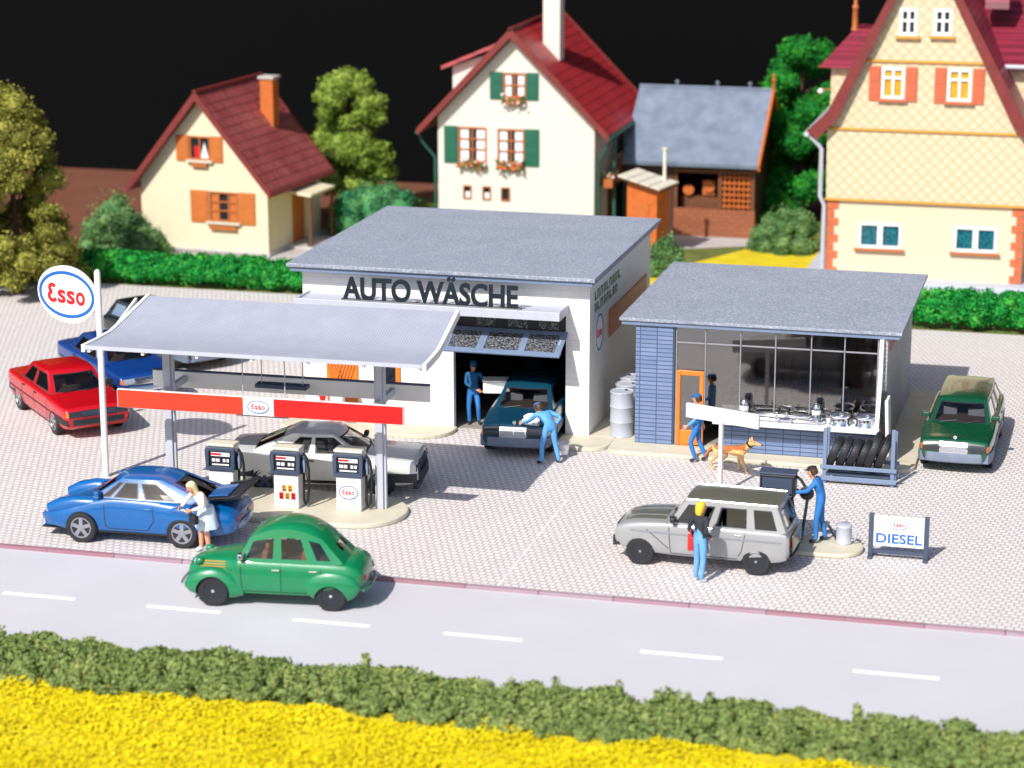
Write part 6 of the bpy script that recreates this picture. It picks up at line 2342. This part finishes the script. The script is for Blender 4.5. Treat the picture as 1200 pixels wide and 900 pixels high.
# ------------------------------------------------------------------ trees, bushes, hedges
def crown(cx, cy, z0, z1, r, n, cl, seed, shape='cone', flat=.8):
    rr = random.Random(seed)
    C, K = [], []
    for i in range(n):
        h = rr.random()
        z = z0 + (z1 - z0) * h
        if shape == 'cone':
            rad = r * (1 - .78 * h ** 1.5)
        elif shape == 'egg':
            rad = r * math.sin(PI * (.16 + .84 * (1 - h)) * .62 + .12)
        else:
            rad = r * math.sqrt(max(.02, 1 - (2 * h - 1) ** 2 * .9))
        a = rr.uniform(0, 2 * PI)
        q = rad * math.sqrt(rr.uniform(.35, 1.))
        s = cl * rr.uniform(.65, 1.35)
        C.append((cx + q * math.cos(a), cy + q * math.sin(a), z))
        K.append((s, s, s * flat * rr.uniform(.8, 1.1)))
    return C, K


def tree(name, label, loc, top, r, z0, mat, seed, n=70, cl=.42, leaves=16000, leaf=.07, shape='cone', trunk=.16):
    t = thing(name, label, 'tree', (loc[0], loc[1], -.02))
    m = MB()
    h = top * .82
    m.tube([(0, 0, 0), (.03, .02, h * .3), (-.04, 0, h * .6), (0, .02, h)], [trunk, trunk * .8, trunk * .5, trunk * .2], 9)
    rr = random.Random(seed)
    for i in range(9):
        z = z0 + (top - z0) * (.1 + .08 * i)
        a = rr.uniform(0, 6.28)
        L = r * .7 * (1 - .06 * i)
        m.tube([(0, 0, z), (L * .5 * math.cos(a), L * .5 * math.sin(a), z + .15), (L * math.cos(a), L * math.sin(a), z + .4)], [trunk * .4, trunk * .25, .02], 6)
    m.build('trunk', M['bark'], t, smooth=60)
    C, K = crown(0, 0, z0 + cl * .6, top - cl * .6, r - cl * .5, n, cl, seed, shape)
    foliage_obj('crown', C, K, int(leaves * 1.7), leaf * .9, mat, t, seed, .7)
    return t


def bush(label, loc, r, h, mat, seed, n=40, cl=.34, leaves=12000, leaf=.05):
    rr = random.Random(seed)
    t = thing('bush', label, 'bush', (loc[0], loc[1], -.02))
    C, K = [], []
    for i in range(n):
        a, v = rr.uniform(0, 6.28), rr.random()
        th = math.acos(1 - v * .98)
        q = rr.uniform(.75, 1.) * .8
        C.append((r[0] * q * math.sin(th) * math.cos(a), r[1] * q * math.sin(th) * math.sin(a), max(.1, h * .86 * q * math.cos(th))))
        s = cl * rr.uniform(.7, 1.25)
        K.append((s, s, s * .9))
    C.append((0, 0, h * .3))
    K.append((r[0] * .75, r[1] * .75, h * .55))
    foliage_obj('leaves', C, K, int(leaves * 1.8), leaf * .9, mat, t, seed, .74)
    m = MB()
    for i in range(4):
        a = i * 1.6
        m.tube([(0, 0, 0), (.1 * math.cos(a), .1 * math.sin(a), h * .3), (.3 * math.cos(a), .3 * math.sin(a), h * .6)], [.05, .04, .015], 6)
    m.build('stems', M['bark'], t)


def hedge(label, x0, x1, y, h, w, mat, seed, leaves=70000):
    rr = random.Random(seed)
    t = thing('hedge', label, 'hedge', ((x0 + x1) / 2, y, -.03))
    L = (x1 - x0) / 2
    C, K = [], []
    n = int((x1 - x0) * 26)
    for i in range(n):
        x = rr.uniform(-L, L)
        a = rr.uniform(-.1, PI + .1)
        C.append((x, -w * .42 * math.cos(a), h * .36 + h * .46 * max(-.3, math.sin(a))))
        s = rr.uniform(.16, .27)
        K.append((s * 1.15, s, s))
    for k in range(int((x1 - x0) * 2.2)):
        C.append((-L + .25 + k * (2 * L - .5) / max(1, int((x1 - x0) * 2.2) - 1), 0, h * .42))
        K.append((.45, w * .45, h * .46))
    foliage_obj('leaves', C, K, leaves, .05, mat, t, seed, .74)


def greenery():
    tree('foam_tree', 'tall olive green tree at the left edge, behind the paving', (-33.9, 67.6), 6.7, 2.15, .1, M['olive'], 21, 135, .46, 30000, .065, 'cone')
    tree('round_tree', 'light green tree behind the small yellow house', (-28.0, 83.6), 5.5, 1.55, .8, M['lime'], 22, 80, .46, 17000, .07, 'egg')
    tree('broad_tree', 'deep green tree between the barn and the large cream house', (-11.55, 87.4), 6.75, 1.75, .5, M['deep'], 23, 80, .5, 18000, .075, 'egg')
    bush('grey-green bush left of the small yellow house', (-33.55, 74.3), (1.35, 1.1), 2.75, M['bush'], 31)
    bush('small grey-green bush against the front wall of the small yellow house', (-32.3, 74.2), (.85, .8), 1.35, M['bush'], 32, 26, .28, 8000)
    bush('wide blue-green bush right of the small yellow house', (-25.6, 79.6), (2.2, 1.2), 2.55, M['bush_blue'], 33, 64, .4, 20000)
    bush('round grey-green bush between the barn and the large cream house', (-11.1, 80.9), (1.35, 1.15), 1.95, M['bush'], 34, 46, .3, 15000, .045)
    bush('narrow green bush in the gap behind the car wash and the shop', (-14.35, 75.6), (.6, .6), 1.75, M['bush'], 35, 26, .28, 8000)
    bush('low dark green bush at the foot of the barn, beside the deep green tree', (-12.0, 85.2), (.9, .8), 2.0, M['deep'], 36, 26, .32, 8000)
    hedge('long trimmed green hedge behind the parked cars and the car wash', -34.3, -20.2, 70.1, 1.08, 1.0, M['hedge'], 41)
    hedge('trimmed green hedge in front of the large cream house', -7.6, 6.0, 70.2, 1.22, 1.0, M['hedge'], 42)
# ------------------------------------------------------------------ ground, road, light, camera
def structure(name, mb, mat, label, **kw):
    o = mb.build(name, mat, None, **kw)
    return tag(o, label, None, None, 'structure')


def setting():
    def sheet(x0, x1, y0, y1, z):
        return MB().add([(x0, y0, z), (x1, y0, z), (x1, y1, z), (x0, y1, z)], [(0, 1, 2, 3)])
    structure('ground', sheet(-260, 200, -60, 91.8, -.0905), M['table'], 'brown table top under the whole diorama')
    structure('lawn', sheet(-27.5, 22, 69.2, 88, -.03).add([(-52, 30, -.03), (-37, 30, -.03), (-34.6, 69.2, -.03), (-52, 69.2, -.03)], [(0, 1, 2, 3)]).add([(-36, 69.2, -.03), (-27.5, 69.2, -.03), (-27.5, 75.2, -.03), (-34.2, 75.4, -.03)], [(0, 1, 2, 3)]), M['lawn'], 'green lawn behind the hedges')
    fc = MB().add([(-38.5, 44.05, 0), (18, 44.05, 0), (18, 69.6, 0), (-35., 69.6, 0)], [(0, 1, 2, 3)])
    structure('forecourt', fc, M['paving'], 'pale patterned paving of the filling station forecourt')
    structure('road', sheet(-60, 40, 38.3, 43.92, -.06), M['road'], 'pale grey road in front of the filling station')
    k = MB()
    k.box(-60, 40, 43.92, 44.05, -.06, .012)
    structure('kerb', k, M['kerb'], 'reddish kerb stones along the road edge')
    d = MB()
    for x in (-27.9, -24.7, -21.42, -18.28, -15.18, -12.1, -8.2, -4.18, -.2, 3.8):
        d.box(x, x + 1.58, 41.24, 41.38, -.056, -.052)
    structure('road_marking', d, M['roadline'], 'white dashed centre line on the grey road')
    structure('paving_joint', MB().box(-11.75, -11.715, 44.06, 50.2, .004, .006), M['joint'], 'pale joint between two paving plates')
    structure('meadow', sheet(-52, 22, 20, 37.0, .02), M['yellow_ground'], 'yellow flowering meadow before the road')
    structure('verge', sheet(-60, 40, 36.9, 38.55, -.04), M['lawn'], 'green verge under the ground cover beside the road')
    structure('garden_path', MB().add([(-28.6, 74.3, -.02), (-26.9, 74.6, -.02), (-26.6, 80.5, -.02), (-28.6, 80.5, -.02)], [(0, 1, 2, 3)]).add([(-32.6, 74.5, -.021), (-28.6, 74.2, -.021), (-28.6, 75.2, -.021), (-32.6, 75.5, -.021)], [(0, 1, 2, 3)]), M['path'], 'grey path beside the small yellow house')
    structure('yard', MB().add([(-15.8, 79.6, -.02), (-12.3, 81.4, -.02), (-12.0, 84, -.02), (-17, 84, -.02)], [(0, 1, 2, 3)]), M['path'], 'pale yard in front of the barn')
    structure('flower_meadow', MB().add([(-16.5, 72.5, -.025), (-10.0, 72.5, -.025), (-9.7, 81.6, -.025), (-12.4, 80.9, -.025), (-15.8, 79.4, -.025)], [(0, 1, 2, 3)]).add([(-28., 72.5, -.0245), (-24.5, 72.5, -.0245), (-24.5, 82.5, -.0245), (-26.2, 82.5, -.0245), (-26.8, 77, -.0245)], [(0, 1, 2, 3)]), M['yellow_ground'], 'yellow flower lawn between the houses')
    structure('driveway', MB().add([(-10.0, 72.0, -.018), (22, 70.7, -.018), (22, 88, -.018), (-9.9, 84, -.018)], [(0, 1, 2, 3)]), M['drive'], 'pale grey slab around the large cream house')
    # studio backdrop hung behind the model
    b = MB().box(-150, 110, 91.6, 91.9, -.09, 60)
    structure('sky', b, M['backdrop'], 'black studio backdrop behind the model')


def meadow_flowers():
    rs = np.random.RandomState(5)
    n = 130000
    x = rs.uniform(-30, 8, n)
    edge = 36.75 + .18 * np.sin(x * 1.7) + .12 * np.sin(x * 4.3 + 1)
    y = 29.5 + (edge - 29.5) * rs.uniform(0, 1, n) ** .8
    z = .05 + .06 * rs.uniform(0, 1, n) ** 2 + .05 * np.sin(x * 2.1) * np.sin(y * 2.7)
    p = np.stack([x, y, z], 1)
    nr = rs.normal(size=(n, 3)) * .22 + np.array([0, -.25, 1.])
    nr /= np.linalg.norm(nr, axis=1)[:, None]
    t = np.cross(nr, rs.normal(size=(n, 3)))
    t /= np.linalg.norm(t, axis=1)[:, None]
    b = np.cross(nr, t)
    s = rs.uniform(.018, .05, n)[:, None]
    q = np.stack([p - t * s, p + b * s * .8, p + t * s, p - b * s * .8], 1).reshape(-1, 3)
    o = bpy.data.objects.new('yellow_flowers', quads_mesh('yellow_flowers', q, M['flowers']))
    COL.objects.link(o)
    tag(o, 'dense yellow flowers covering the near meadow', None, None, 'stuff')
    # shaggy green strip between meadow and road
    C, K = [], []
    r = random.Random(11)
    for i in range(2600):
        x = r.uniform(-31, 9)
        w = r.random()
        lo, hi = 36.72 + .2 * math.sin(x * .8), 38.75 + .16 * math.sin(x * 1.9) + .12 * math.sin(x * 5.1)
        y = lo + (hi - lo) * w
        h = .08 + .11 * math.sin(PI * min(1, w * 1.05)) * r.uniform(.6, 1.3)
        C.append((x, y, h * .75 + .02))
        K.append((r.uniform(.1, .22), r.uniform(.09, .18), h))
    for i in range(60):
        x = r.uniform(-31, 9)
        C.append((x, 38.5 + r.uniform(-.3, .35), .2))
        K.append((.1, .1, r.uniform(.14, .24)))
    o = foliage_obj('ground_cover', C, K, 170000, .04, M['cover'], seed=3, core=.62)
    tag(o, 'shaggy green ground cover between the yellow meadow and the road', None, None, 'stuff')


def light_and_camera():
    w = bpy.data.worlds.new('World')
    sc.world = w
    w.use_nodes = True
    nt = w.node_tree
    bg = nt.nodes['Background']
    sky = nt.nodes.new('ShaderNodeTexSky')
    sky.sky_type = 'NISHITA'
    sky.sun_disc = False
    el, az = R(43), R(197)                          # sun high, front left; az clockwise from +Y
    sky.sun_elevation = el
    sky.sun_rotation = az
    sky.air_density = .8
    sky.dust_density = 1.5
    nt.links.new(sky.outputs[0], bg.inputs[0])
    bg.inputs[1].default_value = .112
    l = bpy.data.lights.new('sun', 'SUN')
    l.energy = 4.0
    l.angle = R(.6)
    l.color = (1., .965, .91)
    o = bpy.data.objects.new('sun', l)
    COL.objects.link(o)
    sd = Vector((math.sin(az) * math.cos(el), math.cos(az) * math.cos(el), math.sin(el)))
    o.rotation_euler = (-sd).to_track_quat('-Z', 'Y').to_euler()
    o.location = sd * 50
    cam = bpy.data.cameras.new('camera')
    co = bpy.data.objects.new('camera', cam)
    COL.objects.link(co)
    cam.sensor_width = 36
    cam.lens = 36 * 2760 / 1200.
    cam.clip_end = 800
    P = math.atan(710 / 2760.)
    yaw = math.atan(740 * math.cos(P) / 2760.)
    fw = Vector((-math.sin(yaw) * math.cos(P), math.cos(yaw) * math.cos(P), -math.sin(P)))
    rt = Vector((math.cos(yaw), math.sin(yaw), 0))
    up = rt.cross(fw)
    mt = Matrix((rt, up, -fw)).transposed().to_4x4()
    mt.translation = (0, 0, 16)
    co.matrix_world = mt
    cam.dof.use_dof = True
    cam.dof.focus_distance = 55.
    cam.dof.aperture_fstop = .34
    sc.camera = co
    sc.view_settings.view_transform = 'Standard'
    sc.view_settings.look = 'None'
    sc.view_settings.exposure = .42
    sc.view_settings.gamma = 1.
    sc.view_settings.use_curve_mapping = False
    sc.cycles.max_bounces = 8
    sc.cycles.transparent_max_bounces = 12
    sc.cycles.use_denoising = True
# ------------------------------------------------------------------ assemble
setting()
car_wash()
shop()
tyre_rack()
canopy()
forecourt_things()

big_saloon('saloon_car', 'red saloon car parked beside the tall oval sign', (-25.85, 54.0, 0), -46, 'red')
big_saloon('saloon_car', 'dark blue saloon car with chrome grille parked behind the red car', (-25.95, 57.35, 0), -44, 'blue', grille_chrome=True)
star_saloon('estate_car', 'black estate car parked farthest back by the long hedge', (-25.95, 61.0, 0), -36, 'black', wagon=True)
sports_coupe('sports_car', 'bright blue sports coupe with black rear spoiler beside the long-haired person', (-20.1, 45.5, 0), 184)
tin_snail('vintage_car', 'rounded green car driving on the pale road', (-15.88, 42.45, 0), 187, -.06)
silver_coupe('coupe_car', 'silver coupe refuelling behind the pumps under the canopy', (-17.4, 50.05, 0), 8)
star_saloon('saloon_car', 'dark teal car with chrome grille being washed in the hall doorway', (-13.92, 55.4, 0), -86, 'teal', mirror=False)
star_saloon('estate_car', 'dark green estate car with chrome grille parked right of the shop', (-3.3, 56.75, 0), -91, 'green', wagon=True)
small_hatch('hatchback_car', 'light grey hatchback with dark reflection painted on roof beside the diesel pump', (-7.95, 46.8, 0), 178)

build_people()
build_dog()
small_house()
white_house()
barn()
big_house()
greenery()
meadow_flowers()
light_and_camera()
